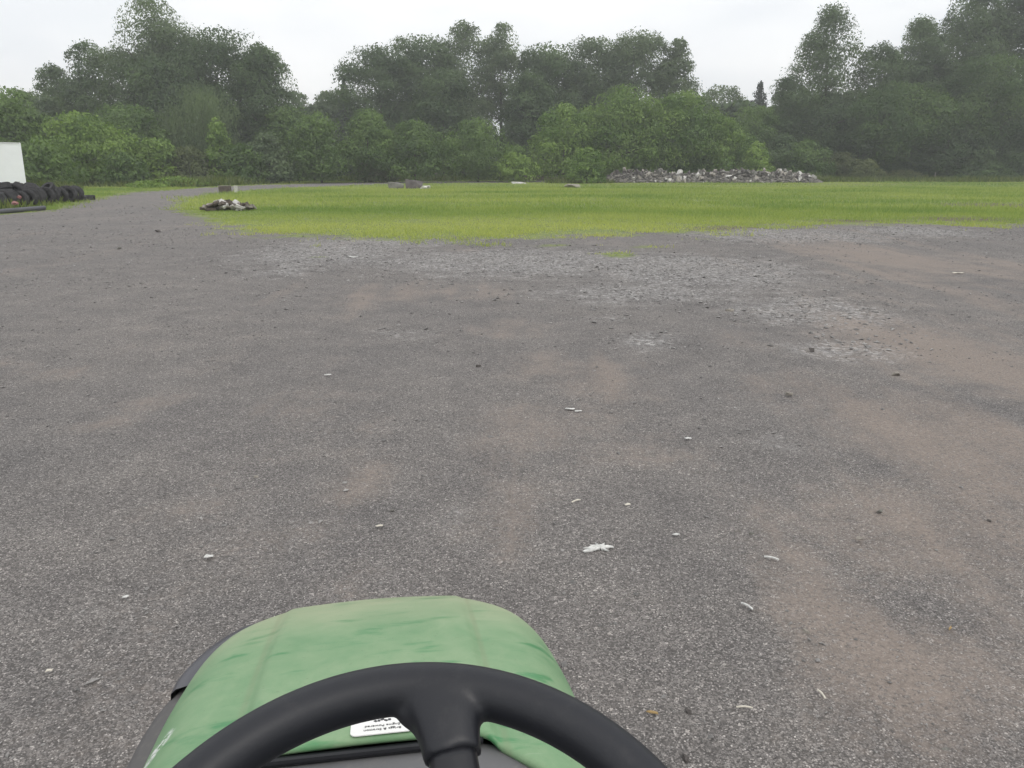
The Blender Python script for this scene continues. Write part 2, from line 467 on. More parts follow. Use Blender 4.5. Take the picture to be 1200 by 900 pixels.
def wedge(n, y0, y1, slope=0.74, pad=0.6):
    Y = np.sqrt(rng.random(n) * (y1 ** 2 - y0 ** 2) + y0 ** 2)
    X = (rng.random(n) * 2 - 1) * (Y * slope + pad)
    return X, Y
sx, sy, ss = [], [], []
for n, y0, y1, s0, s1 in ((80000, 1.0, 6.5, 0.0022, 0.0052), (900, 1.0, 7, 0.009, 0.020), (7000, 1.0, 8, 0.005, 0.010), (50000, 6, 19, 0.006, 0.014), (9000, 8, 20, 0.012, 0.028), (60000, 6.5, 21, 0.011, 0.034), (5000, 18, 34, 0.02, 0.04)):
    X, Y = wedge(n, y0, y1)
    at_ = ground_attrs(X, Y)
    pr = (1 - at_['field']) * (0.55 + 0.6 * at_['pale'] - 0.55 * at_['dirt']) * (0.4 + 1.1 * hash_noise(X, Y, 1.7, 3))
    if s0 == 0.011: pr = (1 - .6 * at_['field']) * np.clip(at_['pale'] * 1.1 - .12, 0, 1) * (0.3 + 1.4 * hash_noise(X, Y, 2.3, 4) ** 2)
    k = rng.random(n) < pr
    X, Y = X[k], Y[k]
    sx.append(X); sy.append(Y); ss.append(s0 + (s1 - s0) * rng.random(len(X)) ** 2.2)
sx, sy, ss = map(np.concatenate, (sx, sy, ss))
sv, sf = stones(sx, sy, ss)
pl = ground_attrs(sx, sy)['pale']
ti = np.clip(rng.random(len(sx)) ** 1.5 * 0.9 + pl * (1.0 * rng.random(len(sx)) ** 1.3) + (rng.random(len(sx)) > .985) * 0.6, 0, 1.6)
tag(mesh_obj('loose_gravel', sv, sf, STONE, attrs={'tint': np.repeat(ti, 6)}), 'loose grey gravel chips scattered over the whole yard', 'gravel', kind='stuff')

def blades(X, Y, h, w, lean=0.5):
    n = len(X)
    a = rng.random(n) * 6.283
    d = np.stack([np.cos(a), np.sin(a), np.zeros(n)], -1)
    b = np.stack([X, Y, relief(X, Y) - 0.003], -1)
    l = rng.normal(0, lean, (n, 2)) * h[:, None]
    tip = b + np.concatenate([l, h[:, None]], 1)
    v = np.stack([b - d * w[:, None] / 2, b + d * w[:, None] / 2, tip], 1)
    return v.reshape(-1, 3), np.arange(3 * n).reshape(-1, 3)
bx, by, bh, bw, bt = [], [], [], [], []
for n, y0, y1, h0, h1, w0 in ((300000, 14, 30, 0.025, 0.085, 0.014), (230000, 28, 60, 0.05, 0.14, 0.03), (150000, 55, 105, 0.05, 0.13, 0.06)):
    X, Y = wedge(n, y0, y1, 0.72, 1)
    f, bare, grn = field_value(X, Y), blobs(BARE, X, Y), blobs(GREENS, X, Y)
    cl = hash_noise(X, Y, .8, 15) * .35 + hash_noise(X, Y, 1.9, 5) * .4 + hash_noise(X, Y, 5.0, 6) * .25
    p = np.clip((f + 1.5 * (cl - .5) - 0.42) * 2.2, 0, 1) * (1 - 0.8 * bare)
    p *= f > .03
    p = np.maximum(p, np.clip((grn + 0.9 * (cl - .5) - 0.4) * 2, 0, 0.6))
    k = rng.random(n) < p
    X, Y, cl = X[k], Y[k], cl[k]
    band = hash_noise(X * 0.35, Y, 0.28, 8)
    hh = (h0 + (h1 - h0) * rng.random(len(X)) ** 1.5) * (0.45 + 1.15 * band) * (1 + 1.3 * (rng.random(len(X)) > .96)) * (0.7 + 0.6 * cl)
    bx.append(X); by.append(Y); bh.append(hh); bw.append(w0 * (0.6 + 0.8 * rng.random(len(X))))
    # yellower, shorter growth along the stony edge; greener in broad bands further in
    ed = np.clip(1 - (Y - 17.5) / 9, 0, 1) * (X > -12)
    tt = 0.42 + 0.42 * ed - 0.26 * (band - .30) + rng.normal(0, 0.13, len(X)) + 0.30 * (hash_noise(X, Y, 0.12, 9) - .5) + 0.45 * (hash_noise(X * .6, Y, 0.45, 19) - .5)
    bt.append(np.clip(tt, 0, 1))
bx, by, bh, bw, bt = map(np.concatenate, (bx, by, bh, bw, bt))
gv, gf = blades(bx, by, bh, bw)
tag(mesh_obj('grass', gv, gf, GRASS, attrs={'tint': np.repeat(bt, 3)}), 'short yellow green grass and weeds covering the field and verges', 'grass', kind='stuff')

# ------------------------------------------------------------------ trees
def envelope(kind, h):
    if kind == 'round': return np.sqrt(np.clip(1 - ((h - 0.52) / 0.53) ** 2, 0, 1))
    if kind == 'tall': return np.clip(np.sin(np.pi * np.clip(h * 0.86 + 0.13, 0, 1)) ** 0.65, 0, 1)
    if kind == 'cone': return np.clip((1.06 - h) ** 0.62 * np.minimum(1, 0.45 + h * 4), 0, 1)
    if kind == 'spruce': return np.clip(1.0 - h, 0.02, 1) ** 0.9
    if kind == 'bush': return np.clip(1 - h ** 2.3, 0, 1) ** 0.6 * np.minimum(1, 0.82 + h)
    if kind == 'spread': return np.clip(np.where(h < .62, 0.62 + 0.6 * h, 0.99 * np.sqrt(np.clip(1 - ((h - .62) / .40) ** 2, 0, 1))), 0, 1)
    return np.ones_like(h)

def make_crown(name, parent, kind, w, h0, h1, mat, leaf=0.3, dens=3.2, puffs=46, airy=0.0, droop=0.0, seed=0, depth=None, tint0=0.5):
    g = np.random.default_rng(seed)
    hh = h1 - h0
    hw = w / 2
    dp = depth or min(w * 0.9, 9.0)
    # clump centres, spread evenly over the crown's shell, a quarter of them inside
    rbase = min(hw, hh * .55) * (0.40 if kind == 'spruce' else 1.0)
    puffs = int(np.clip(2.6 * w * hh * 0.75 / (math.pi * (0.31 * rbase) ** 2) * 1.25, 26, 150))
    zt = np.linspace(0.02, 0.97, 200); wt = envelope(kind, zt) + 0.12; wt /= wt.sum()
    zc = g.choice(zt, puffs, p=(wt + .15) / (wt + .15).sum())
    env = envelope(kind, zc)
    a = g.random(puffs) * 6.283
    rf = np.where(g.random(puffs) < 0.74, 0.72 + 0.26 * g.random(puffs), 0.55 * g.random(puffs))
    pr = (0.21 + 0.21 * g.random(puffs)) * rbase * (0.55 + 0.45 * env)
    cx = np.cos(a) * env * rf * np.maximum(hw - pr * .6, hw * .3)
    cy = np.sin(a) * env * rf * np.maximum(dp / 2 - pr * .6, hw * .3)
    cz = h0 + pr * .4 + zc * np.maximum(hh - pr * 1.3, 0.1)
    # a lopsided outline
    ph = g.random(3) * 6.283
    wob = 1 + 0.10 * np.sin(a * 2 + ph[0]) + 0.10 * np.sin(zc * 8 + ph[1])
    cx *= wob; cy *= wob
    area = w * hh * (0.78 if kind not in ('cone', 'spruce') else 0.5)
    la = leaf * leaf * 0.62 * 0.6
    leaf *= .80; la *= .64
    n = int(area * dens * (2.7 if kind in ('tall', 'round', 'cone') else 2.1) / la)
    wgt = pr ** 2; wgt /= wgt.sum()
    pi = g.choice(puffs, n, p=wgt)
    d = g.normal(size=(n, 3)); d /= np.linalg.norm(d, axis=1)[:, None]
    d[:, 2] = np.where(d[:, 2] < -0.55, -d[:, 2] * 0.7, d[:, 2])
    rad = pr[pi] * (0.50 + 0.58 * g.random(n) ** 0.6) * 1.0
    sub = 1 + 0.30 * np.sin(d[:, 0] * 7 + pi) * np.sin(d[:, 2] * 6 + pi * 1.7) * np.sin(d[:, 1] * 8)
    P = np.stack([cx[pi], cy[pi], cz[pi]], -1) + d * (rad * sub)[:, None] * np.array([1, 1, 0.78])
    # leaves between the clumps, filling the crown's whole outline
    nf = int(n * (0.6 if kind == 'spruce' else 0.30))
    zf = g.choice(zt, nf, p=(wt ** 1.3) / (wt ** 1.3).sum()) + g.normal(0, .012, nf)
    af = g.random(nf) * 6.283
    of = 1 + 0.16 * np.sin(af * 2 + ph[0]) + 0.14 * np.sin(zf * 11 + ph[1] + 1.5 * np.sin(af + ph[2])) + 0.10 * np.sin(af * 5 + zf * 23 + ph[2])
    rfu = 0.93 * g.random(nf) ** .42 * envelope(kind, np.clip(zf, 0, .999)) * of * 0.93
    P[n - nf:] = np.stack([np.cos(af) * rfu * hw, np.sin(af) * rfu * dp / 2, h0 + zf * hh * 0.985], -1)
    d[n - nf:] = np.stack([np.cos(af), np.sin(af), 0.35 + 0 * af], -1)
    pi[n - nf:] = np.argmin((cx[None] - P[n - nf:, 0:1]) ** 2 + (cy[None] - P[n - nf:, 1:2]) ** 2 + (cz[None] - P[n - nf:, 2:3]) ** 2, axis=1)
    if airy > 0:                             # thin parts of the crown, the sky shows through
        keep = g.random(n) > airy * (0.35 + 0.65 * (np.sin(P[:, 0] * 2.1 + ph[2]) * np.sin(P[:, 2] * 1.9 + ph[0]) > -0.1))
        P, d, pi = P[keep], d[keep], pi[keep]; n = len(P)
    # twigs that stick out of the top
    nt_ = int(n * 0.006)
    tw = g.integers(0, puffs, nt_)
    P[:nt_] = np.stack([cx[tw], cy[tw], cz[tw]], -1) + np.stack([g.normal(0, .25, nt_), g.normal(0, .25, nt_), np.abs(g.normal(0.85, 0.14, nt_))], -1) * pr[tw][:, None]
    pi[:nt_] = tw
    if droop > 0:
        P[:, 2] -= droop * g.random(n) ** 2 * hh * 0.3
        P[:, 0] += 0.15 * np.sin(P[:, 0] * 5)
    P[:, 2] = np.maximum(P[:, 2], 0.08)
    # leaf cards
    nrm = d * 1.0 + g.normal(0, 0.42, (n, 3)) + np.array([0, 0, 0.18])
    nrm /= np.linalg.norm(nrm, axis=1)[:, None]
    t1 = np.cross(nrm, g.normal(size=(n, 3))); t1 /= np.linalg.norm(t1, axis=1)[:, None] + 1e-9
    if droop > 0:
        t1 = np.array([0, 0, -1.0]) + g.normal(0, .25, (n, 3)); t1 /= np.linalg.norm(t1, axis=1)[:, None]
        nrm = np.cross(t1, g.normal(size=(n, 3))); nrm /= np.linalg.norm(nrm, axis=1)[:, None]
    t2 = np.cross(nrm, t1)
    L = (leaf * (0.6 + 0.8 * g.random(n)))[:, None]
    W = L * (0.42 + 0.3 * g.random(n))[:, None] * (0.55 if droop > 0 else 1)
    v = np.stack([P - t1 * L * .5, P + t2 * W * .5 - nrm * L * .06, P + t1 * L * .5, P - t2 * W * .5 - nrm * L * .06], 1)
    ctint = g.random(puffs)
    tint = np.clip(tint0 + 0.62 * (ctint[pi] - .5) + 0.22 * d[:, 2] * (g.random(n) < .6) + g.normal(0, 0.15, n), 0, 1)  # clump tops lighter, undersides darker: shading put into the leaf tint
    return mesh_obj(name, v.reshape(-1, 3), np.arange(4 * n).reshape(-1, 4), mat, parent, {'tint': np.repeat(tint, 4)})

def make_trunk(parent, h, r, crown_w, kind, seed, limbs=7, name='trunk'):
    g = np.random.default_rng(seed + 999)
    top = h * (0.9 if kind == 'spruce' else 0.72)
    ln = g.normal(0, 0.02 * h, 2)
    paths = [[((ln[0] * t ** 2, ln[1] * t ** 2, top * t - 0.05 * (t == 0)), r * (1.25 if t == 0 else (1 - 0.85 * t))) for t in np.linspace(0, 1, 6)]]
    for i in range(limbs):
        t0 = 0.25 + 0.5 * (i + g.random() * .6) / limbs
        a = i * 2.4 + g.random()
        l = crown_w * 0.42 * (0.55 + 0.5 * g.random()) * (1.15 - t0 * .7)
        rise = l * (0.9 if kind in ('tall', 'round', 'spread') else 0.15)
        b = np.array([ln[0] * t0 ** 2, ln[1] * t0 ** 2, top * t0])
        pts = [(b + np.array([math.cos(a) * l * s, math.sin(a) * l * s, rise * s ** 1.2]), r * (0.42 - 0.33 * s) * (1.1 - .5 * t0)) for s in np.linspace(0, 1, 4)]
        paths.append(pts)
    v, f = tube_arrays(paths, 6)
    return mesh_obj(name, v, f, BARK, parent, smooth=True)

TREE_N = [0]
def tree(name, label, cat, u, top, wpx, Y, kind, mat, h0f=0.12, puffs=46, airy=0.0, leaf=0.30, dens=3.0, droop=0.0, group=None, trunk=True, depth=None, tint=0.5):
    """u, top, wpx: column, crown top row and crown width read off the photograph; Y: distance"""
    TREE_N[0] += 1
    sd_ = TREE_N[0] * 17 + 3
    h = (195 - top) / F * Y / math.cos(PITCH) ** 0 + H
    w = wpx / F * Y * 1.17
    airy *= .5 if airy < .39 else 1
    x = px(u, Y)
    o = empty(name, (x, Y, 0), random.random() * 0.0, label, cat, group)
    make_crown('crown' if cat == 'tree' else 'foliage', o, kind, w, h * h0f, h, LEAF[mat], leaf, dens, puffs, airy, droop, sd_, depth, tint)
    if trunk:
        make_trunk(o, h, max(0.05, h * 0.017), w, kind, sd_, 8 if cat == 'tree' else 5, 'trunk' if cat == 'tree' else 'stem')
    return o

G_L, G_M, G_R = 'trees behind the lane on the left', 'trees beyond the middle of the field', 'trees along the right side of the field'
G_B = 'bushes at the edge of the woods'
T = tree
# left woods
T('broadleaf_tree', 'sparse tall tree cut off by the left edge of the picture', 'tree', -16, 52, 56, 74, 'tall', 'grey', 0.2, 40, 0.35, group=G_L)
T('broadleaf_tree', 'soft green rounded tree rising just above the white trailer', 'tree', 8, 108, 96, 66, 'round', 'mid', 0.1, group=G_L, tint=.45)
T('broadleaf_tree', 'low dull green round tree filling the gap right of the trailer tree', 'tree', 48, 112, 84, 84, 'round', 'grey', 0.1, group=G_L)
T('broadleaf_tree', 'narrow dark tree with a ragged double top above the low left trees', 'tree', 76, 82, 48, 92, 'tall', 'dark', 0.1, 30, 0.25, group=G_L)
T('broadleaf_tree', 'dark tree with twin upright tops left of the tallest wispy tree', 'tree', 122, 58, 76, 90, 'tall', 'dark', 0.08, 44, 0.15, group=G_L)
T('broadleaf_tree', 'tallest tree of the left woods, with a thin wispy top', 'tree', 198, 13, 112, 88, 'tall', 'grey', 0.15, 60, 0.33, group=G_L)
T('broadleaf_tree', 'broad dark tree right of the tallest wispy tree on the left', 'tree', 262, 46, 130, 88, 'round', 'dark', 0.05, 60, 0.12, group=G_L)
T('broadleaf_tree', 'dark tree with a knobbly branch reaching out right against the sky', 'tree', 314, 62, 82, 86, 'tall', 'dark', 0.08, 46, 0.2, group=G_L)
T('broadleaf_tree', 'dark heavy tree in the middle of the left woods under the wispy top', 'tree', 190, 75, 150, 84, 'bush', 'dark', 0.03, 60, 0, group=G_L)
T('willow_tree', 'pale drooping willow in front of the dark left woods', 'tree', 242, 104, 74, 78, 'round', 'grey', 0.2, 40, 0.1, droop=0.9, group=G_L, tint=.75)
T('broadleaf_tree', 'large bright green layered tree behind the right end of the tyre row', 'tree', 98, 134, 132, 67, 'bush', 'bright', 0.03, 60, group=G_L, tint=.4)
T('bush', 'sloping green bush just right of the white trailer', 'bush', 50, 164, 82, 57, 'bush', 'mid', 0.0, 40, group=G_B, tint=.45)
T('broadleaf_tree', 'mid green tree behind the bright layered one on the left', 'tree', 152, 126, 88, 76, 'round', 'mid', 0.05, 44, group=G_L, tint=.35)
T('bush', 'small bright yellow green round bush at the foot of the left woods', 'bush', 186, 162, 46, 70, 'round', 'bright', 0.02, 26, group=G_B, tint=.6)
T('bush', 'dull green bush between the bright round bush and the pointed sapling', 'bush', 222, 170, 62, 71, 'bush', 'olive', 0.0, 30, group=G_B, tint=.6)
T('sapling', 'pale pointed sapling under the drooping willow', 'tree', 259, 140, 42, 72, 'cone', 'bright', 0.03, 30, group=G_L, tint=.35)
T('bush', 'dark green bush left of the round lane side tree', 'bush', 285, 168, 56, 72, 'bush', 'mid', 0.0, 30, group=G_B, tint=.25)
T('bush', 'round grey green bush below the branch reaching out right', 'bush', 316, 156, 64, 74, 'bush', 'grey', 0.0, 36, group=G_B, tint=.55)
T('bush', 'low dark bush at the base of the bright layered tree', 'bush', 142, 178, 60, 64, 'bush', 'mid', 0.0, 30, group=G_B, tint=.2)
T('bush', 'low weedy mound on the verge left of the lane', 'bush', 205, 205, 62, 62, 'bush', 'bright', 0.0, 26, leaf=.22, group=G_B, trunk=False, tint=.5)
T('bush', 'smaller weedy mound on the verge nearest the tyre row', 'bush', 168, 210, 40, 58, 'bush', 'bright', 0.0, 20, leaf=.2, group=G_B, trunk=False, tint=.6)
# gap left of the middle group
T('broadleaf_tree', 'small far tree standing in the sky gap left of the spruce', 'tree', 352, 112, 30, 118, 'round', 'grey', 0.05, 24, .2, leaf=.4, group=G_M)
T('broadleaf_tree', 'small far tree touching the left side of the spruce', 'tree', 388, 112, 36, 116, 'round', 'grey', 0.05, 24, .15, leaf=.4, group=G_M)
T('spruce_tree', 'small dark pointed spruce left of the tall middle trees', 'tree', 408, 95, 44, 108, 'spruce', 'spruce', 0.03, 60, leaf=.36, group=G_M)
T('broadleaf_tree', 'mid green tree behind the rounded bushes right of the left woods', 'tree', 340, 128, 64, 84, 'round', 'mid', 0.05, 40, group=G_M, tint=.3)
T('broadleaf_tree', 'rounded green tree on the far side of the lane below the small far trees', 'tree', 376, 134, 80, 76, 'bush', 'mid', 0.02, 46, group=G_M, tint=.42)
T('broadleaf_tree', 'rounded green tree below the spruce with a leafy top', 'tree', 432, 130, 76, 79, 'bush', 'mid', 0.02, 46, group=G_M, tint=.45)
T('broadleaf_tree', 'rounded dark green tree right of the one below the spruce', 'tree', 486, 142, 78, 79, 'bush', 'mid', 0.02, 46, group=G_M, tint=.36)
# middle tall trees
T('broadleaf_tree', 'leftmost of the tall middle trees, sloping down to the spruce', 'tree', 450, 64, 88, 102, 'round', 'dark', 0.05, 50, .08, leaf=.34, group=G_M, tint=.55)
T('broadleaf_tree', 'second tall middle tree from the left, full round crown', 'tree', 497, 54, 84, 104, 'round', 'dark', 0.05, 50, .1, leaf=.34, group=G_M, tint=.5)
T('broadleaf_tree', 'tallest of the middle trees with an airy double top', 'tree', 543, 38, 72, 105, 'tall', 'grey', 0.08, 50, .3, leaf=.34, group=G_M)
T('broadleaf_tree', 'thin airy tree standing over the bright sky gap in the middle', 'tree', 588, 42, 54, 106, 'tall', 'grey', 0.42, 34, .4, leaf=.34, group=G_M)
T('broadleaf_tree', 'dark full tree right of the bright sky gap', 'tree', 640, 62, 92, 104, 'round', 'dark', 0.03, 54, .05, leaf=.34, group=G_M, tint=.55)
T('broadleaf_tree', 'tall tree behind the left part of the big bush clump', 'tree', 692, 55, 88, 105, 'round', 'grey', 0.04, 54, .08, leaf=.34, group=G_M, tint=.35)
T('broadleaf_tree', 'tall tree behind the middle of the big bush clump', 'tree', 744, 49, 84, 105, 'round', 'grey', 0.04, 54, .08, leaf=.34, group=G_M, tint=.4)
T('broadleaf_tree', 'airy tall tree ending the middle row on its right', 'tree', 786, 56, 54, 104, 'tall', 'grey', 0.06, 40, .3, leaf=.34, group=G_M)
T('broadleaf_tree', 'dark tree filling the row below the tallest middle tree', 'tree', 520, 88, 90, 98, 'bush', 'dark', 0.02, 46, leaf=.34, group=G_M, tint=.45)
T('broadleaf_tree', 'dark tree standing deep in the notch left of the big bush clump', 'tree', 622, 92, 66, 97, 'bush', 'dark', 0.02, 46, leaf=.34, group=G_M, tint=.35)
T('broadleaf_tree', 'green leafy tree in front of the bright sky gap', 'tree', 560, 140, 96, 82, 'bush', 'mid', 0.02, 50, group=G_M, tint=.5)
T('bush', 'yellow green bush at the left foot of the big bush clump', 'bush', 602, 178, 52, 80, 'bush', 'bright', 0.0, 26, group=G_B, tint=.6)
T('bush', 'brown and green low bush on the far bank of the lane', 'bush', 440, 184, 48, 79, 'bush', 'olive', 0.0, 26, group=G_B, tint=.75)
# big clump
T('broadleaf_tree', 'left end of the big bright bush clump beyond the field', 'tree', 660, 124, 84, 84, 'bush', 'bright', 0.02, 56, group=G_M, tint=.35)
T('broadleaf_tree', 'tallest bush tree in the middle of the big bright clump', 'tree', 728, 104, 118, 86, 'bush', 'bright', 0.02, 70, group=G_M, tint=.3)
T('broadleaf_tree', 'right shoulder of the big bright clump above the rubble heap', 'tree', 800, 110, 112, 87, 'bush', 'bright', 0.02, 66, group=G_M, tint=.25)
T('broadleaf_tree', 'low right end of the big bright clump sloping to the rubble', 'tree', 846, 138, 66, 86, 'bush', 'bright', 0.02, 44, group=G_M, tint=.3)
T('bush', 'small green bush before the left foot of the big clump', 'bush', 688, 172, 46, 75, 'bush', 'bright', 0.0, 26, group=G_B, tint=.25)
T('bush', 'small pale green bush behind the highest part of the rubble heap', 'bush', 886, 166, 38, 84, 'bush', 'bright', 0.0, 22, group=G_B, tint=.65)
# dip and right woods
T('broadleaf_tree', 'far grey green tree in the low dip of the tree line', 'tree', 842, 106, 60, 122, 'round', 'grey', 0.05, 40, .05, leaf=.4, group=G_M, tint=.6)
T('spruce_tree', 'small spruce tip in the dip left of the right woods', 'tree', 884, 102, 54, 122, 'spruce', 'spruce', 0.02, 60, leaf=.38, group=G_R)
T('broadleaf_tree', 'mid green tree between the big clump and the right woods', 'tree', 880, 128, 58, 96, 'round', 'mid', 0.03, 40, group=G_R, tint=.35)
T('broadleaf_tree', 'dark low tree leaning on the left side of the conical tree', 'tree', 918, 96, 66, 98, 'cone', 'dark', 0.04, 44, .1, group=G_R, tint=.45)
T('conical_tree', 'tall conical tree with open branches at the left of the right woods', 'tree', 960, 21, 122, 98, 'cone', 'dark', 0.06, 80, .36, group=G_R, tint=.5)
T('broadleaf_tree', 'narrow dark tree between the conical tree and the high right woods', 'tree', 1018, 60, 78, 98, 'tall', 'dark', 0.05, 46, .15, group=G_R, tint=.5)
T('broadleaf_tree', 'dark tree stepping up to the highest trees on the right', 'tree', 1062, 34, 78, 99, 'tall', 'dark', 0.05, 50, .08, group=G_R, tint=.42)
T('broadleaf_tree', 'huge dark tree at upper right reaching the top of the picture', 'tree', 1122, -6, 110, 100, 'tall', 'dark', 0.04, 64, .05, group=G_R, tint=.4)
T('broadleaf_tree', 'highest dark tree cut off by the top right corner', 'tree', 1190, -30, 120, 101, 'tall', 'dark', 0.04, 64, .05, group=G_R, tint=.35)
T('broadleaf_tree', 'dark tree just outside the right edge of the picture', 'tree', 1262, -30, 120, 98, 'round', 'dark', 0.04, 60, group=G_R)
T('broadleaf_tree', 'mid green tree in front of the step in the right woods', 'tree', 1046, 102, 94, 92, 'round', 'mid', 0.03, 50, group=G_R, tint=.1)
T('broadleaf_tree', 'leafy tree with a lighter top under the huge dark right tree', 'tree', 1142, 74, 96, 93, 'round', 'mid', 0.03, 54, group=G_R, tint=.08)
T('broadleaf_tree', 'dark rounded tree low at the right edge of the picture', 'tree', 1206, 130, 104, 90, 'bush', 'dark', 0.02, 50, group=G_R, tint=.4)
T('broadleaf_tree', 'dark tree filling the foot of the right woods behind the round shrub', 'tree', 1004, 120, 92, 95, 'bush', 'dark', 0.02, 50, group=G_R, tint=.5)
T('broadleaf_tree', 'dark tree filling the foot of the right woods under the lighter top', 'tree', 1108, 134, 104, 92, 'bush', 'dark', 0.02, 50, group=G_R, tint=.45)
T('bush', 'green bush at the right end of the rubble heap', 'bush', 944, 164, 54, 88, 'bush', 'mid', 0.0, 30, group=G_B, tint=.35)
T('bush', 'dark bush behind the right end of the rubble heap', 'bush', 916, 158, 54, 92, 'bush', 'dark', 0.0, 30, group=G_B, tint=.6)
T('bush', 'low olive bush left of the round dry topped shrub', 'bush', 984, 178, 56, 90, 'bush', 'olive', 0.0, 30, group=G_B, tint=.5)
T('shrub', 'small round shrub with a pale dry top at the far edge of the field', 'shrub', 1018, 186, 36, 86, 'bush', 'olive', 0.0, 26, leaf=.24, trunk=False, group=G_B, tint=.85)
T('bush', 'low flat weeds right of the round dry topped shrub', 'bush', 1056, 198, 56, 90, 'bush', 'olive', 0.0, 22, leaf=.24, group=G_B, trunk=False, tint=.8)
T('bush', 'low dark bush at the foot of the far right trees', 'bush', 1150, 186, 80, 89, 'bush', 'dark', 0.0, 30, group=G_B, tint=.45)

# dark undergrowth of the woods behind: one mass nobody could count
def undergrowth():
    n = 130000
    X = (rng.random(n) * 2 - 1) * 95
    Y = 116 + 10 * rng.random(n) + 10 * (np.abs(X) > 60)
    hmax = 7.5 + 3.0 * hash_noise(X, Y * 0, .12, 21) + 2.0 * hash_noise(X, Y * 0, .5, 22)
    hmax = np.where(np.abs(X + 2.5) < 4.5, 5.5, hmax)
    Z = hmax * rng.random(n) ** 0.8
    P = np.stack([X, Y, Z], -1)
    nrm = rng.normal(0, .6, (n, 3)) + np.array([0, -.4, .5]); nrm /= np.linalg.norm(nrm, axis=1)[:, None]
    t1 = np.cross(nrm, rng.normal(size=(n, 3))); t1 /= np.linalg.norm(t1, axis=1)[:, None]
    t2 = np.cross(nrm, t1)
    L = (0.5 + 0.5 * rng.random(n))[:, None]
    v = np.stack([P - t1 * L * .5, P + t2 * L * .35, P + t1 * L * .5, P - t2 * L * .35], 1).reshape(-1, 3)
    v[:, 2] = np.maximum(v[:, 2], 0.02)
    tag(mesh_obj('woodland', v, np.arange(4 * n).reshape(-1, 4), LEAF['dark'], attrs={'tint': np.repeat(rng.random(n), 4)}),
        'dense dark undergrowth of the woods behind the trees', 'woodland', kind='stuff')
undergrowth()

# tall rough weeds along the foot of the woods and behind the rubble
wx, wy, wh = [], [], []
for u0, u1, Y0, Y1, n, hm in ((90, 330, 60, 71, 9000, .7), (330, 660, 83, 90, 9000, .6), (640, 720, 74, 80, 2500, .5), (930, 1300, 80, 96, 16000, .55), (720, 960, 81, 86, 3000, .6), (-40, 95, 53.5, 58, 4000, .6), (-40, 100, 25, 36, 2600, .42)):
    Y = Y0 + (Y1 - Y0) * rng.random(n); U = u0 + (u1 - u0) * rng.random(n)
    X = (U - 600) / F * Y * math.cos(PITCH)
    cl = hash_noise(X, Y, .5, 33)
    k = (rng.random(n) < cl * 1.5 - .15) & (field_value(X, Y) > .8)
    wx.append(X[k]); wy.append(Y[k]); wh.append(hm * (.35 + .65 * rng.random(k.sum())) * (.5 + cl[k]))
wx, wy, wh = map(np.concatenate, (wx, wy, wh))
v, f = blades(wx, wy, wh, 0.09 + 0.08 * rng.random(len(wx)), .45)
tag(mesh_obj('tall_weeds', v, f, WEED, attrs={'tint': np.repeat(rng.random(len(wx)), 3)}), 'rough tall weeds along the foot of the woods', 'weeds', kind='stuff')

# ------------------------------------------------------------------ white trailer
def build_trailer():
    Y = 50.0
    xr = px(28, Y)
    ta = R(31)
    o = empty('box_trailer', (xr - 6.0 * math.cos(ta), Y - 6.0 * math.sin(ta), 0), ta, 'white box trailer cut off by the left edge of the picture, behind the tyre row', 'trailer')
    bm = bmesh.new(); box(bm, (0, 1.25, 1.50), (12, 2.5, 2.94), eul(0, R(0.8), 0), 0.03)
    b = bm_obj('box_body', bm, WHITEP, o)
    bm = bmesh.new(); box(bm, (0, -0.012, 0.12), (11.9, 0.03, 0.10), eul(0, R(0.8), 0)); box(bm, (0, -0.012, 2.93), (11.9, 0.03, 0.07), eul(0, R(.8), 0))
    bm_obj('edge_rail', bm, simple_mat('rail_grey_white', (0.62, 0.63, 0.65), .5, .1), o)
    bm = bmesh.new()
    box(bm, (5.62, -0.012, 0.46), (0.03, 0.02, 0.32)); box(bm, (5.30, -0.012, 0.30), (0.34, 0.02, 0.045)); box(bm, (4.95, -0.012, 0.36), (0.14, 0.02, 0.05))
    bm_obj('marking_plate', bm, STEEL, o)
    bm = bmesh.new()
    for k in range(11):
        box(bm, (-5.3 + k * 1.05, -0.004, 1.52), (0.035, 0.012, 2.70), eul(0, R(0.8), 0))
    bm_obj('side_rib', bm, WHITEP, o)
    for s in (-4.6, -3.4):
        bm = bmesh.new(); lathe(bm, [(.25, .32), (.46, .30), (.5, .24), (.5, .08), (.46, .02), (.25, 0)], 'Y', 24, (s, .1, .5))
        bm_obj('wheel', bm, RUBBER, o, True)
build_trailer()

# ------------------------------------------------------------------ tyres, pipe, red scraps on the left
def tyre_mesh(seed, Rr=0.32, W=0.2):
    bm = bmesh.new()
    prof = [(.19, -.075), (.20, -.088), (.25, -.1), (.295, -.098), (.315, -.08), (.322, -.04), (.324, 0), (.322, .04), (.315, .08), (.295, .098), (.25, .1), (.20, .088), (.19, .075), (.205, .04), (.21, 0), (.205, -.04)]
    lathe(bm, [(r * Rr / .324, a * W / .2) for r, a in prof], 'Y', 30, (0, 0, 0), close=True)
    # tread blocks
    for k in range(30):
        t = 2 * math.pi * (k + .5) / 30
        for s in (-1, 1):
            box(bm, (Rr * math.cos(t), s * .043 * W / .2, Rr * math.sin(t)), (.012, .07 * W / .2, .045), eul(0, -t, 0))
    me = bpy.data.meshes.new('old_tyre')
    bm.to_mesh(me); bm.free()
    me.polygons.foreach_set('use_smooth', np.full(len(me.polygons), False))
    me.materials.append(RUBBER)
    return me
tyre_me = [tyre_mesh(0), tyre_mesh(1, .30, .19), tyre_mesh(2, .345, .23)]
row0, row1 = np.array(at(-45, 250.5)), np.array(at(97, 234.6))
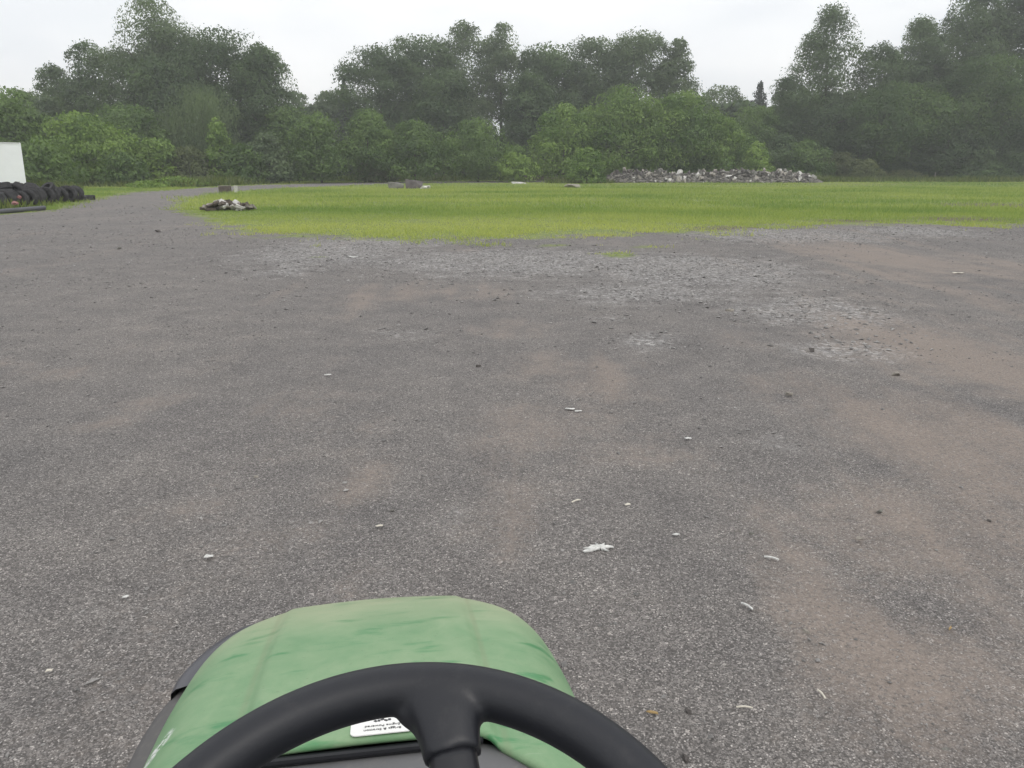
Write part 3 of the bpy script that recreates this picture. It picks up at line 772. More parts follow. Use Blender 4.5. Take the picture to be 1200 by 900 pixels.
def tyre(p, z, rz, tilt, me, label, group, flat=False):
    o = bpy.data.objects.new('old_tyre', me)
    o.rotation_mode = 'XYZ'
    o.rotation_euler = (R(90) + tilt if flat else tilt, 0, rz)
    o.location = (p[0], p[1], z)
    COL.objects.link(o)
    tag(o, label, 'tyre', group)
dirv = (row1 - row0) / np.linalg.norm(row1 - row0)
rot_row = math.atan2(dirv[1], dirv[0]) - math.pi / 2
Lr = np.linalg.norm(row1 - row0); s = 0; i = 0
while s < Lr - 1.2:
    m = tyre_me[rng.integers(0, 3)]; rad = max(v.co.x for v in m.vertices)
    p = row0 + dirv * s + np.array([0.9, 0.2]) * rng.normal(0, .16)
    tyre(p, rad * 0.985, rot_row + rng.normal(0, .24), rng.normal(0, .25), m, 'old black tyre standing on edge in the long packed row left of the lane', 'tyres standing in the row')
    s += 0.25 + .10 * rng.random(); i += 1
for k in range(3):
    p = row0 + dirv * (Lr - .95 + k * .62) + np.array([.1, 0]) * (k - 1)
    tyre(p, .105, rng.random() * 6, rng.normal(0, .06), tyre_me[k], 'old black tyre lying in the grass at the far end of the tyre row', 'tyres lying at the end of the row', True)
row_n = np.array([-dirv[1], dirv[0]])
for k in range(16):
    for lv in range(4):
        if k > 8 and lv > 2 or k > 10 and lv > 1 or k > 12 and lv > 0: continue
        p = row0 + dirv * (1.2 + k * .62) + row_n * (0.85 + .08 * rng.normal()) + dirv * .1 * rng.normal()
        tyre(p + rng.normal(0, .1, 2), 0.11 + lv * .205 + .05 * rng.random(), rng.random() * 6, rng.normal(0, .16), tyre_me[int(rng.integers(0, 3))], 'old black tyre lying flat in the stacked pile behind the tyre row, before the trailer', 'tyres stacked flat behind the row', True)
for k in range(16):
    p = row0 + dirv * rng.uniform(.5, Lr - 1.2) + row_n * rng.uniform(-.1, .9)
    tyre(p, rng.uniform(.30, .62), rng.random() * 6, rng.uniform(.5, 1.3), tyre_me[int(rng.integers(0, 3))], 'old black tyre thrown at a slant on top of the tyre row', 'tyres thrown on top of the row')
# grey pipe along the foot of the row
pa = np.array(at(-40, 254)); pb = np.array(at(52, 246.2))
v, f = tube_arrays([[((*(pa + (pb - pa) * t + np.array([0, .02 * math.sin(t * 9)])), .075), .08) for t in np.linspace(0, 1, 10)]], 14)
tag(mesh_obj('drain_pipe', v, f, BEAM, smooth=True), 'long grey pipe lying along the foot of the tyre row', 'pipe')
for (u, vv, z, sz, lab) in ((17, 238, .50, .13, 'crumpled faded red plastic scrap lying on the tyre row'), (23, 231, .66, .10, 'small pinkish red scrap sticking up behind the tyre row')):
    x, y = at(u, vv, z)
    bm = bmesh.new(); bmesh.ops.create_icosphere(bm, subdivisions=2, radius=sz * .6)
    for vtx in bm.verts: vtx.co = Vector((vtx.co.x * 1.2, vtx.co.y * .7, vtx.co.z * .8)) * (0.7 + .6 * random.random())
    o = bm_obj('plastic_scrap', bm, RED); o.location = (x, y, z); tag(o, lab, 'scrap')

# ------------------------------------------------------------------ rubble heap
def chunk_mesh(seed):
    g = random.Random(seed)
    bm = bmesh.new()
    pts = [bm.verts.new((g.uniform(-.5, .5) * 1.25, g.uniform(-.5, .5), g.uniform(-.5, .5) * .7)) for _ in range(13)]
    bmesh.ops.convex_hull(bm, input=pts)
    for vv in [q for q in bm.verts if not q.link_faces]: bm.verts.remove(vv)
    bmesh.ops.bevel(bm, geom=list(bm.edges), offset=.025, segments=1, affect='EDGES')
    me = bpy.data.meshes.new('rubble_chunk'); bm.normal_update(); bm.to_mesh(me); bm.free()
    return me
chunk_me = {}
for c in CHUNK:
    for k in range(4):
        me = chunk_mesh(k * 7 + len(c)); me.materials.append(CHUNK[c]); chunk_me[(c, k)] = me
HEAP = [(712, .45), (722, 1.0), (735, .9), (752, 1.0), (775, 1.1), (788, .85), (800, 1.0), (825, 1.15), (850, 1.25), (875, 1.3), (900, 1.2), (925, 1.15), (940, .95), (950, .7), (958, .15)]
HY = 78.0
def heap_h(u): return np.interp(u, [a for a, b in HEAP], [b * .86 + .18 for a, b in HEAP]) + .25 * np.clip((800 - u) / 60, 0, 1)
n = 5200
U = 712 + 246 * rng.random(n); off = rng.random(n) * 2 - 1
Hh = heap_h(U) * (1 - np.abs(off) ** 1.4)
X = (U - 600) / F * HY * math.cos(PITCH); Yh = HY + off * 1.8
v, f = stones(X, Yh, .10 + .16 * rng.random(n), Hh * (0.35 + .45 * rng.random(n)))
tag(mesh_obj('rubble_fines', v, f, RUBBLE, attrs={'tint': np.repeat(rng.random(n), 6)}), 'small broken rubble filling the long heap beyond the field', 'rubble', kind='stuff')
LBL = {'pale': 'pale whitish chunk of broken concrete in the long rubble heap', 'tan': 'tan chunk of broken concrete in the long rubble heap',
       'grey': 'grey brown stone chunk in the long rubble heap', 'dark': 'dark brown chunk of the long rubble heap'}
for i in range(285):
    u = 716 + 238 * rng.random(); o_ = -1 + 1.5 * rng.random()
    c = 'dark' if u < 738 and rng.random() < .8 else rng.choice(['pale', 'tan', 'grey', 'dark'], p=[.17, .3, .33, .20])
    o = bpy.data.objects.new('rubble_chunk', chunk_me[(c, int(rng.integers(0, 4)))])
    sz = .20 + .42 * rng.random() ** 1.8
    zz = heap_h(u) * (1 - abs(o_) ** 1.4) * 0.9
    o.location = ((u - 600) / F * HY * math.cos(PITCH), HY + o_ * 1.8, max(zz, sz * .2))
    o.rotation_euler = tuple(rng.random(3) * 6.28)
    o.scale = (sz, sz * (.7 + .5 * rng.random()), sz)
    COL.objects.link(o); tag(o, LBL[c], 'rubble', 'chunks of the rubble heap, ' + c)
def lone_chunk(name, label, cat, u, vb, size, mat, sc=(1, 1, 1), rz=0, k=0):
    x, y = at(u, vb)
    o = bpy.data.objects.new(name, chunk_me[(mat, k)])
    o.location = (x, y, size * sc[2] * .28); o.scale = tuple(size * q for q in sc); o.rotation_euler = (0.1, 0.05, rz)
    COL.objects.link(o); tag(o, label, cat)
lone_chunk('concrete_block', 'large whitish block at the front foot of the rubble heap', 'rubble', 843, 213.2, .85, 'pale', (1.1, .8, .8), .3, 1)
lone_chunk('stone_slab', 'grey brown slab lying at the far edge of the field near the lane', 'stone', 463, 221.5, 1.1, 'grey', (1.0, .6, .72), .1, 2)
lone_chunk('stone_lump', 'dark brown lump in the grass right of the grey slab', 'stone', 487, 221.5, 1.15, 'dark', (1.0, .7, .85), .5, 1)
lone_chunk('stone', 'small white stone right of the dark brown lump', 'stone', 496, 222, .5, 'pale', (1, .8, .9), 0, 0)
lone_chunk('stone', 'smaller white stone at the right end of the dark lump group', 'stone', 502, 221.6, .42, 'pale', (.9, .8, 1), 1.3, 3)
lone_chunk('tree_stump', 'brown stump lying alone in the grass left of the rubble heap', 'stump', 672, 221, 1.0, 'tan', (1.1, .6, .55), .2, 0)
lone_chunk('stone', 'flat pale slab lying in the middle of the far field edge', 'stone', 607, 215.6, 1.0, 'pale', (1.3, .7, .3), 0, 2)

def mound(name, label, u, Y, wpx, h, mat, tint=.4):
    n = 900
    w = wpx / F * Y
    a, r = rng.random(n) * 6.283, np.sqrt(rng.random(n))
    X = px(u, Y) + np.cos(a) * r * w / 2; Yy = Y + np.sin(a) * r * 1.2
    Z = h * (1 - r ** 1.6) * (.55 + .4 * rng.random(n))
    v, f = stones(X, Yy, .10 + .18 * rng.random(n), Z)
    tag(mesh_obj(name, v, f, mat, attrs={'tint': np.repeat(rng.random(n) * .8, 6)}), label, 'mound')
SOIL = simple_mat('brown_soil_heap', (0.13, 0.105, 0.085), .95, .3, 2, .4, tint_attr=True)
mound('soil_mound', 'low brown soil and brush mound across the lane behind the grey slab', 455, 88, 66, .75, SOIL)
mound('soil_mound', 'grey gravel mound across the lane right of the brown mound', 511, 90, 26, .8, RUBBLE)
mound('soil_mound', 'thin brown mound across the lane at the left foot of the big clump', 630, 90, 50, .65, SOIL)

# ------------------------------------------------------------------ old wood heap and crate in the field
cxw, cyw = at(269, 247)
for i in range(46):
    t = i / 45; c = 'grey' if i % 3 else 'dark'
    bm = bmesh.new()
    L, Wd, Th = rng.uniform(.16, .55), rng.uniform(.08, .24), rng.uniform(.05, .13)
    box(bm, (0, 0, 0), (L, Wd, Th), None, .008)
    for vtx in bm.verts: vtx.co += Vector((rng.normal(0, .012), rng.normal(0, .008), rng.normal(0, .006)))
    pale = rng.random() < .3
    o = bm_obj('board', bm, [WOODDARK, WOOD, CHUNK['pale'], CHUNK['grey']][0 if rng.random() < .4 else (2 if pale else 1)])
    xx = rng.uniform(-.78, .78)
    top = .25 * (1 - (abs(xx + .08) / .95) ** 2)
    o.location = (cxw + xx, cyw + rng.uniform(-.35, .35), .06 + rng.uniform(0.1, 1) * top)
    o.rotation_euler = (rng.normal(0, .35), rng.normal(0, .35), rng.normal(0, .9))
    tag(o, 'weathered broken board in the scrap heap on the left tip of the field', 'board', 'boards of the scrap wood heap')
x0, y0 = at(264, 226)
cr = empty('wooden_crate', (x0, y0, 0), R(8), 'small brown wooden crate standing where the lane bends round the field', 'crate')
bm = bmesh.new()
for k in range(4): box(bm, (0, -.25, .05 + k * .095), (.62, .02, .08))
for k in range(4): box(bm, (0, .25, .05 + k * .095), (.62, .02, .08))
for s in (-1, 1): box(bm, (s * .30, 0, .19), (.02, .47, .36))
box(bm, (0, 0, .03), (.57, .46, .02))
bm_obj('slats', bm, WOODDARK, cr)
bm = bmesh.new(); box(bm, (0, 0, .40), (.66, .54, .02)); bm_obj('top_board', bm, WOOD, cr)
x1, y1 = at(276.5, 226)
bm = bmesh.new(); box(bm, (0, 0, .20), (.17, .3, .42), None, .015)
o = bm_obj('concrete_post', bm, CHUNK['pale']); o.location = (x1, y1, 0); o.rotation_euler = (0, R(2), R(10)); tag(o, 'short pale post standing right beside the brown crate', 'post')
# thin stake by the round shrub
x1, y1 = px(1097, 84), 84
bm = bmesh.new(); box(bm, (0, 0, .45), (.07, .05, .9), None, .008)
o = bm_obj('marker_stake', bm, WOOD); o.location = (x1, y1, 0); o.rotation_euler = (0.03, .02, .2); tag(o, 'thin pale stake standing in the weeds at the right far edge', 'stake')

# ------------------------------------------------------------------ litter on the gravel
def flake(name, label, cat, u, v, L, W, mat, rz, curl=.25, jag=.2, seed=0):
    """a torn, slightly curled scrap with thickness"""
    g = random.Random(seed + int(u * 7 + v))
    x, y = at(u, v)
    n = 9; L *= .55; W *= .5; curl *= .9; jag *= 1.8
    top, bot = [], []
    bm = bmesh.new()
    for i in range(n):
        a = 2 * math.pi * i / n
        r = 1 + g.uniform(-jag, jag)
        p = Vector((math.cos(a) * L / 2 * r, math.sin(a) * W / 2 * r, 0.004 + curl * W * g.random()))
        top.append(bm.verts.new(p)); bot.append(bm.verts.new(p - Vector((0, 0, .003))))
    ct = bm.verts.new((0, 0, .006 + curl * W * .4)); cb = bm.verts.new((0, 0, .001))
    for i in range(n):
        j = (i + 1) % n
        bm.faces.new((top[i], top[j], ct)); bm.faces.new((bot[j], bot[i], cb)); bm.faces.new((bot[i], bot[j], top[j], top[i]))
    bmesh.ops.recalc_face_normals(bm, faces=bm.faces)
    o = bm_obj(name, bm, mat); o.location = (x, y, 0.008 + float(relief(np.array([x]), np.array([y]))[0])); o.rotation_euler = (0, 0, rz)
    tag(o, label, cat)
def twig(name, label, u, v, L, r, mat, rz):
    x, y = at(u, v)
    pts = [((math.cos(rz) * L * (t - .5), math.sin(rz) * L * (t - .5), r + .006 + .004 * math.sin(t * 3)), r * (1 - .25 * abs(t - .4))) for t in np.linspace(0, 1, 5)]
    vv, ff = tube_arrays([pts], 6)
    ff = [tuple(q) for q in ff] + [tuple(range(6))[::-1], tuple(range(24, 30))]
    o = mesh_obj(name, vv, ff, mat); o.location = (x, y, float(relief(np.array([x]), np.array([y]))[0])); tag(o, label, 'stick')

# crushed white splash of flakes in the gravel before the hood
def splash():
    x, y = at(703, 643)
    g = random.Random(5); bm = bmesh.new(); n = 44; top, bot = [], []
    for i in range(n):
        a = 2 * math.pi * i / n
        r = g.choice((.35, .5, 1.0, .7, 1.25)) * (1.5 if 2.9 < a < 3.9 else 1)
        p = Vector((math.cos(a) * .046 * r, math.sin(a) * .036 * r, .002 + .007 * g.random()))
        top.append(bm.verts.new(p)); bot.append(bm.verts.new(p - Vector((0, 0, .005))))
    ct = bm.verts.new((0, 0, .012)); cb = bm.verts.new((0, 0, .002))
    for i in range(n):
        j = (i + 1) % n
        bm.faces.new((top[i], top[j], ct)); bm.faces.new((bot[j], bot[i], cb)); bm.faces.new((bot[i], bot[j], top[j], top[i]))
    bmesh.ops.recalc_face_normals(bm, faces=bm.faces)
    o = bm_obj('crushed_paper', bm, PAPER); o.location = (x, y, .004)
    tag(o, 'crushed white ragged scrap on the gravel right of the hood', 'litter')
splash()
flake('paper_scrap', 'small white torn scrap on gravel left of the hood, with a hole', 'litter', 246, 657, .06, .04, PAPER, .3)
flake('paper_scrap', 'flat white scrap on the gravel up in the middle of the yard', 'litter', 668, 480, .11, .05, PAPER, -.2)
flake('paper_scrap', 'smaller white scrap right beside the flat middle scrap', 'litter', 678, 482.5, .07, .035, PAPER, .1)
flake('paper_scrap', 'white scrap on the gravel halfway right of the middle scrap', 'litter', 806, 514, .07, .04, PAPER, .1)
flake('paper_scrap', 'white flat scrap lying far off near the grass edge', 'litter', 414, 302, .30, .16, PAPER, 0)
flake('paper_scrap', 'pale flat scrap far off on brown dirt at the right', 'litter', 1124, 321, .30, .15, STICK, 0)
flake('paper_scrap', 'pale scrap on the gravel above the white splash', 'litter', 735, 592, .05, .03, STICK, .4)
flake('paper_scrap', 'white scrap on gravel right of the white splash', 'litter', 792, 628, .05, .03, PAPER, .2)
flake('paper_scrap', 'pale scrap at the far left of the near gravel', 'litter', 58, 790, .045, .03, STICK, .2)
flake('paper_scrap', 'pale scrap on gravel left of the hood, lower of two', 'litter', 148, 705, .035, .025, PAPER, .6)
flake('paper_scrap', 'pale scrap on the gravel just above the hood on the left', 'litter', 445, 618, .06, .04, STICK, .1)
flake('paper_scrap', 'pale scrap touching the far rim of the yard by the hood corner', 'litter', 384, 442, .08, .05, PAPER, .1)
flake('dry_leaf', 'brown dry leaf on the gravel right of the steering wheel', 'leaf', 765, 838, .055, .018, LEAFDRY, -.3, .3)
flake('dry_leaf', 'thin tan leaf on brown dirt at the lower right', 'leaf', 1113, 738, .05, .014, LEAFDRY, .9, .3)
twig('stick', 'bright white short stick on the gravel, right of the splash', 904, 655, .055, .005, PAPER, -.5)
twig('stick', 'white short stick below the bright one, steeply tilted', 875, 715, .05, .0045, PAPER, -1.0)
twig('stick', 'pale tan stick on the dirt at lower right', 962, 820, .04, .003, STICK, -1.4)
twig('stick', 'tan stick lying level below the white sticks', 872, 834, .045, .003, STICK, -.1)
twig('stick', 'pale slanted stick above the white splash', 675, 589, .05, .004, STICK, .6)
for u, v, s in ((945, 742, .035), (1105, 880, .04), (806, 836, .03), (803, 890, .035), (1160, 612, .04), (1008, 633, .035), (880, 626, .03), (460, 599, .03), (185, 272, .16), (139, 292, .14), (924, 463, .06), (1050, 440, .08), (855, 366, .10), (950, 412, .09), (1030, 600, .04), (90, 640, .03), (300, 560, .035), (560, 430, .06)):
    x, y = at(u, v)
    o = bpy.data.objects.new('loose_stone', chunk_me[(['tan', 'grey', 'dark'][int(u) % 3], int(v) % 4)])
    s *= .7; o.scale = (s, s, s); o.location = (x, y, s * .2); o.rotation_euler = (0, 0, u); COL.objects.link(o)
    tag(o, 'larger loose stone lying alone on the gravel yard', 'stone', 'larger loose stones on the yard')

# ------------------------------------------------------------------ lawn tractor under the driver
PSI = R(8.9)
TR = empty('lawn_tractor', (0, 0, 0), PSI, 'dusty green lawn tractor seen from its driver seat with black steering wheel', 'lawn tractor')
XC = -0.045

def hood_material():
    m, nt = new_mat('dusty_green_paint'); t = NT(nt)
    P = t.obj()
    n1 = t.noise(P, 7, 5, .6, .4); n2 = t.noise(P, 40, 4, .7)
    mp = t.node('ShaderNodeMapping', {'Vector': P, 'Scale': (5, 22, 10), 'Rotation': (0, 0, R(-14))}).outputs[0]
    streak = t.noise(mp, 1.6, 4, .6)
    green = t.mix(n1, (0.05, 0.20, 0.078, 1), (0.08, 0.26, 0.105, 1))
    dust = t.mix(n2, (0.26, 0.355, 0.21, 1), (0.36, 0.43, 0.285, 1))
    sep = t.node('ShaderNodeSeparateXYZ', {0: P})
    front = t.sstep(sep.outputs[1], 1.02, 1.28)
    n3 = t.noise(P, 17, 5, .65, .8)
    amt = t.math('ADD', 0.51, t.math('MULTIPLY', t.math('SUBTRACT', n1, .5), .9))
    amt = t.math('ADD', amt, t.math('MULTIPLY', t.math('SUBTRACT', n3, .5), .55))
    amt = t.math('SUBTRACT', amt, t.math('MULTIPLY', t.sstep(streak, .55, .68), .5))
    amt = t.math('ADD', amt, t.math('MULTIPLY', front, .3), True)
    col = t.mix(amt, green, dust)
    beige = t.math('MULTIPLY', front, t.math('MULTIPLY', n1, 1.0))
    col = t.mix(beige, col, (0.36, 0.36, 0.24, 1))
    # white scrape marks
    def spot(cx, cy, sx, sy, ang):
        mm = t.node('ShaderNodeMapping', {'Vector': P, 'Location': (-cx, -cy, 0)}).outputs[0]
        mm = t.node('ShaderNodeMapping', {'Vector': mm, 'Rotation': (0, 0, ang)}).outputs[0]
        mm = t.node('ShaderNodeMapping', {'Vector': mm, 'Scale': (1 / sx, 1 / sy, 0)}).outputs[0]
        d = t.node('ShaderNodeVectorMath', {0: mm}, operation='LENGTH').outputs['Value']
        nn = t.noise(t.node('ShaderNodeMapping', {'Vector': P, 'Scale': (90, 90, 30)}).outputs[0], 1.2, 4, .7)
        return t.math('MULTIPLY', t.sstep(d, 1.1, .5), t.sstep(nn, .44, .56))
    w = t.math('ADD', spot(-.303, .860, .014, .036, R(25)), spot(-.085, .805, .022, .012, R(15)), True)
    scr = t.noise(t.node('ShaderNodeMapping', {'Vector': P, 'Scale': (6, 160, 20), 'Rotation': (0, 0, R(24))}).outputs[0], 1.5, 3, .6)
    col = t.mix(t.math('MULTIPLY', t.sstep(scr, .66, .74), .22), col, (0.40, 0.46, 0.36, 1))
    spk = t.noise(P, 160, 3, .7)
    col = t.mix(t.math('MULTIPLY', t.sstep(spk, .60, .74), .35), col, (0.10, 0.16, 0.08, 1))
    crease_tone = t.sstep(t.math('ABSOLUTE', t.math('SUBTRACT', t.math('ABSOLUTE', t.math('SUBTRACT', sep.outputs[0], -0.045)), 0.156)), .007, .001)  # dust line along the creases, with their shade put into the colour
    col = t.mix(t.math('MULTIPLY', crease_tone, t.math('MULTIPLY', n1, .45)), col, (0.20, 0.20, 0.12, 1))
    col = t.mix(w, col, (0.72, 0.74, 0.72, 1))
    t.pbr(col, t.mix(amt, (0.35, .35, .35, 1), (0.7, .7, .7, 1)), n2, .06, .002, .4)
    return m
GREEN = hood_material()
GREENC = simple_mat('green_paint', (0.03, 0.14, 0.045), .45, .2, 10)
BLACKP = None
def plastic(name, col, rough=.5, scale=220, bump=.12, dusty=0.0):
    m, nt = new_mat(name); t = NT(nt)
    n = t.noise(t.obj(), scale, 3, .6); n2 = t.noise(t.obj(), 9, 4, .6)
    c = t.mix(n2, (*[x * .8 for x in col], 1), (*[x * 1.25 for x in col], 1))
    r = t.math('ADD', rough - .12, t.math('MULTIPLY', n2, .26))
    if dusty > 0:
        up = t.sstep(t.node('ShaderNodeSeparateXYZ', {0: t.node('ShaderNodeNewGeometry').outputs['Normal']}).outputs[2], .1, .95)
        k = t.math('MULTIPLY', t.math('MULTIPLY', up, t.sstep(t.noise(t.obj(), 55, 5, .72), .50, .78)), dusty)
        c = t.mix(k, c, (.22, .21, .19, 1)); r = t.math('ADD', r, t.math('MULTIPLY', k, .5), True)
    t.pbr(c, r, n, bump, .0006, .4)
    return m
BLACKP = plastic('black_wheel_plastic', (0.0135, 0.0145, 0.019), .46, 420, .22, .05)
SLEEVE = plastic('black_sleeve_plastic', (0.014, 0.0145, 0.018), .42)
DASH = plastic('dusty_grey_dash', (0.13, 0.13, 0.135), .75, 60, .3, .5)
SKIRT = plastic('dusty_dark_plastic', (0.10, 0.096, 0.096), .7, 60, .3, .4)
LENS = plastic('dark_headlamp', (0.06, 0.06, 0.072), .3, 40, .1)

# hood: half section (distance from centre, drop below the crest)
SECT = [(0, 0), (.045, .0008), (.09, .002), (.125, .0035), (.139, .0042), (.146, .0085), (.152, .0155), (.160, .0165), (.19, .018), (.212, .028), (.232, .043), (.249, .064), (.262, .09), (.272, .125), (.279, .17), (.284, .24), (.287, .33)]
def interp(x, xs_, ys_): return float(np.interp(x, xs_, ys_))
def ztop(y): return interp(y, [.45, .75, .95, 1.10, 1.20, 1.26, 1.30], [.905, .885, .852, .820, .792, .770, .745])
def yrear(ax): return interp(ax, [0, .122, .135, .15, .32], [.764, .764, .758, .746, .575])
def yfront(ax): return interp(ax, [0, .08, .14, .185, .222, .255, .28, .30, .32], [1.293, 1.289, 1.275, 1.254, 1.225, 1.19, 1.157, 1.115, 1.08])
SECT = [(a * (1 + .10 * min(1, max(0, (a - .15) / .05))), d) for a, d in SECT]
hs = [(-a, d) for a, d in SECT[::-1]] + SECT[1:]
rows = 26
bm = bmesh.new()
grid = []
for j in range(rows + 1):
    t = j / rows
    row = []
    for x, d in hs:
        ax = abs(x)
        y = yrear(ax) + (yfront(ax) - yrear(ax)) * t
        sc = interp(y, [.5, .75, 1.0, 1.3], [.97, .975, 1.0, .975])
        cre = 1.0 if ax <= .141 else interp(y, [.7, .9, 1.2, 1.29], [1.0, 1.0, .8, .3]) if ax < .17 else 1
        roll = -.012 * max(0, (t - .9) / .1) ** 2
        row.append(bm.verts.new((XC + x * sc, y, ztop(y) - d * cre + roll)))
    grid.append(row)
last = grid[-1]
for (dy, dz) in ((.008, -.010), (.013, -.024), (.017, -.06), (.022, -.14), (.020, -.26), (.0, -.36)):
    row = []
    for v in last:
        ax = abs(v.co.x - XC) / .317
        nx = (v.co.x - XC) * .25 * min(1, max(0, ax - .5) * 2)
        row.append(bm.verts.new((v.co.x + nx * dy * 6, v.co.y + dy * (1 - .5 * ax ** 2), max(v.co.z + dz, .36 + .02 * ax))))
    grid.append(row)
# rear lip folded down
lip = [bm.verts.new((v.co.x, v.co.y - .001, v.co.z - .014)) for v in grid[0]]
lip2 = [bm.verts.new((v.co.x, v.co.y + .02, v.co.z - .017)) for v in grid[0]]
grid = [lip2, lip] + grid
for j in range(len(grid) - 1):
    for i in range(len(hs) - 1):
        try: bm.faces.new((grid[j][i], grid[j][i + 1], grid[j + 1][i + 1], grid[j + 1][i]))
        except ValueError: pass
bmesh.ops.recalc_face_normals(bm, faces=bm.faces)
hood = bm_obj('hood', bm, GREEN, TR, True)
ss_ = hood.modifiers.new('smooth', 'SUBSURF'); ss_.levels = ss_.render_levels = 1

# black strip under the lip
bm = bmesh.new(); box(bm, (XC + .002, .7605, .8655), (.258, .009, .009), None, .004)
bm_obj('lip_strip', bm, SLEEVE, TR)
# sticker, read from the front of the tractor
st_c = Vector((XC + .017, 0.786, ztop(.786) + .0008))
slope = math.atan2(ztop(.82) - ztop(.775), .045)
bm = bmesh.new()
pts = []
for qx, qy, a0 in ((.029, .013, 0), (-.029, .013, 90), (-.029, -.013, 180), (.029, -.013, 270)):
    for k in range(6):
        aa = R(a0 + 18 * k); pts.append((qx + .007 * math.cos(aa), qy + .007 * math.sin(aa)))
tp = [bm.verts.new((px_, py_, .0006)) for px_, py_ in pts]; bt_ = [bm.verts.new((px_, py_, -.0006)) for px_, py_ in pts]
bm.faces.new(tp); bm.faces.new(bt_[::-1])
for i in range(len(pts)): bm.faces.new((bt_[i], bt_[(i + 1) % len(pts)], tp[(i + 1) % len(pts)], tp[i]))
stk = bm_obj('sticker', bm, simple_mat('sticker_white', (.80, .80, .78), .45, .05, 30), hood)
stk.location = st_c; stk.rotation_euler = (-slope, 0, R(180))
INK = simple_mat('sticker_ink', (.06, .06, .065), .6, .1, 30)
def text(body, size, loc, parent, mat=INK):
    c = bpy.data.curves.new('lettering', 'FONT'); c.body = body; c.size = size; c.align_x = 'CENTER'; c.align_y = 'CENTER'; c.extrude = .0001
    c.materials.append(mat)
    tmp = bpy.data.objects.new('lettering_curve', c); COL.objects.link(tmp)
    me = bpy.data.meshes.new_from_object(tmp.evaluated_get(bpy.context.evaluated_depsgraph_get()))
    bpy.data.objects.remove(tmp)
    o = bpy.data.objects.new('lettering', me); COL.objects.link(o); o.parent = parent; o.location = loc
    return o
text('Briggs & Stratton', .0062, (0, .0115, .0009), stk)
text('Engine Powered', .0062, (0, .0035, .0009), stk)
bm = bmesh.new()
for k in range(5): box(bm, (-.008 + k * .004, -.008 + .0015 * math.sin(k * 2.2), .0008), (.0032, .004, .0004), eul(0, 0, k))
bm_obj('emblem', bm, INK, stk)

# dash: dusty panel rising behind the hood
def slab(prof, name, mat, parent, sub=1):
    """prof: list of rows, each a list of points"""
    bm = bmesh.new()
    g = [[bm.verts.new(p) for p in r] for r in prof]
    for j in range(len(g) - 1):
        for i in range(len(g[0]) - 1):
            bm.faces.new((g[j][i], g[j][i + 1], g[j + 1][i + 1], g[j + 1][i]))
    bmesh.ops.recalc_face_normals(bm, faces=bm.faces)
    o = bm_obj(name, bm, mat, parent, True)
    if sub:
        m = o.modifiers.new('smooth', 'SUBSURF'); m.levels = m.render_levels = sub
    return o
dr = []
for y, z in ((.775, .855), (.742, .8625), (.70, .859), (.64, .842), (.56, .832), (.48, .815), (.43, .78), (.42, .60), (.42, .35)):
    r = []
    for x in (-.26, -.24, -.20, -.15, -.10, -.05, 0, .05, .10, .15, .20, .24, .26):
        e = max(0, abs(x) - .14) / .12
        r.append((XC + x, min(y, yrear(min(.28, abs(x))) + .02) if y > .6 else y, z - .018 * e ** 2 - (.06 if abs(x) > .25 else 0)))
    dr.append(r)
slab(dr, 'dash_panel', DASH, TR)
bm = bmesh.new(); lathe(bm, [(.019, 0), (.019, .012), (.015, .02), (.006, .022)], 'Z', 18, (XC + .172, .672, .832)); bm_obj('control_knob', bm, SLEEVE, TR, True)
# hood side skirts and headlamps
sk = []
for y, xo in ((.42, -.345), (.62, -.372), (.82, -.386), (.98, -.387), (1.06, -.378), (1.12, -.357)):
    sk.append([(xo + .085, y, .738), (xo + .012, y, .728), (xo, y, .705), (xo + .004, y, .60), (xo + .02, y, .42)])
slab(sk, 'side_skirt', SKIRT, TR)
sk = []
for y, xo in ((.42, .215), (.62, .228), (.82, .226), (.98, .220), (1.06, .214), (1.10, .20)):
    sk.append([(xo - .03, y, .715), (xo - .006, y, .708), (xo, y, .69), (xo - .004, y, .60), (xo - .02, y, .42)])
slab(sk, 'side_skirt', SKIRT, TR)
for side in (-1, 1):
    hl = []
    for y, xo in ((1.09, .310), (1.12, .310), (1.15, .302), (1.19, .286), (1.225, .262), (1.25, .235)):
        k = 1.0 if side < 0 else .90
        hl.append([(XC + side * (xo - .05) * k, y, .745), (XC + side * (xo - .006) * k, y, .742), (XC + side * xo * k, y + .004, .722), (XC + side * xo * k, y + .006, .66), (XC + side * (xo - .02) * k, y + .004, .615)])
    slab(hl, 'headlamp', LENS, TR)

# steering wheel
TAU = R(22); WR = .206
T0 = Vector((0.0155, .531, 1.110))
WY = Matrix.Rotation(-PSI * .9, 3, 'Z')          # the column is set a little askew to the hood
ez = WY @ Vector((0, -math.sin(TAU), math.cos(TAU))); es_ = WY @ Vector((0, -math.cos(TAU), -math.sin(TAU))); ex = WY @ Vector((1, 0, 0))
WC = T0 + es_ * WR
bm = bmesh.new()
NS, NM = 96, 18
ring = []
for i in range(NS):
    a = 2 * math.pi * i / NS
    rd = ex * math.sin(a) - es_ * math.cos(a)
    c = WC + rd * WR
    ring.append([bm.verts.new(c + rd * (.0193 * math.cos(b)) + ez * (.0200 * math.sin(b))) for b in [2 * math.pi * k / NM for k in range(NM)]])
for i in range(NS):
    for k in range(NM):
        bm.faces.new((ring[i][k], ring[(i + 1) % NS][k], ring[(i + 1) % NS][(k + 1) % NM], ring[i][(k + 1) % NM]))
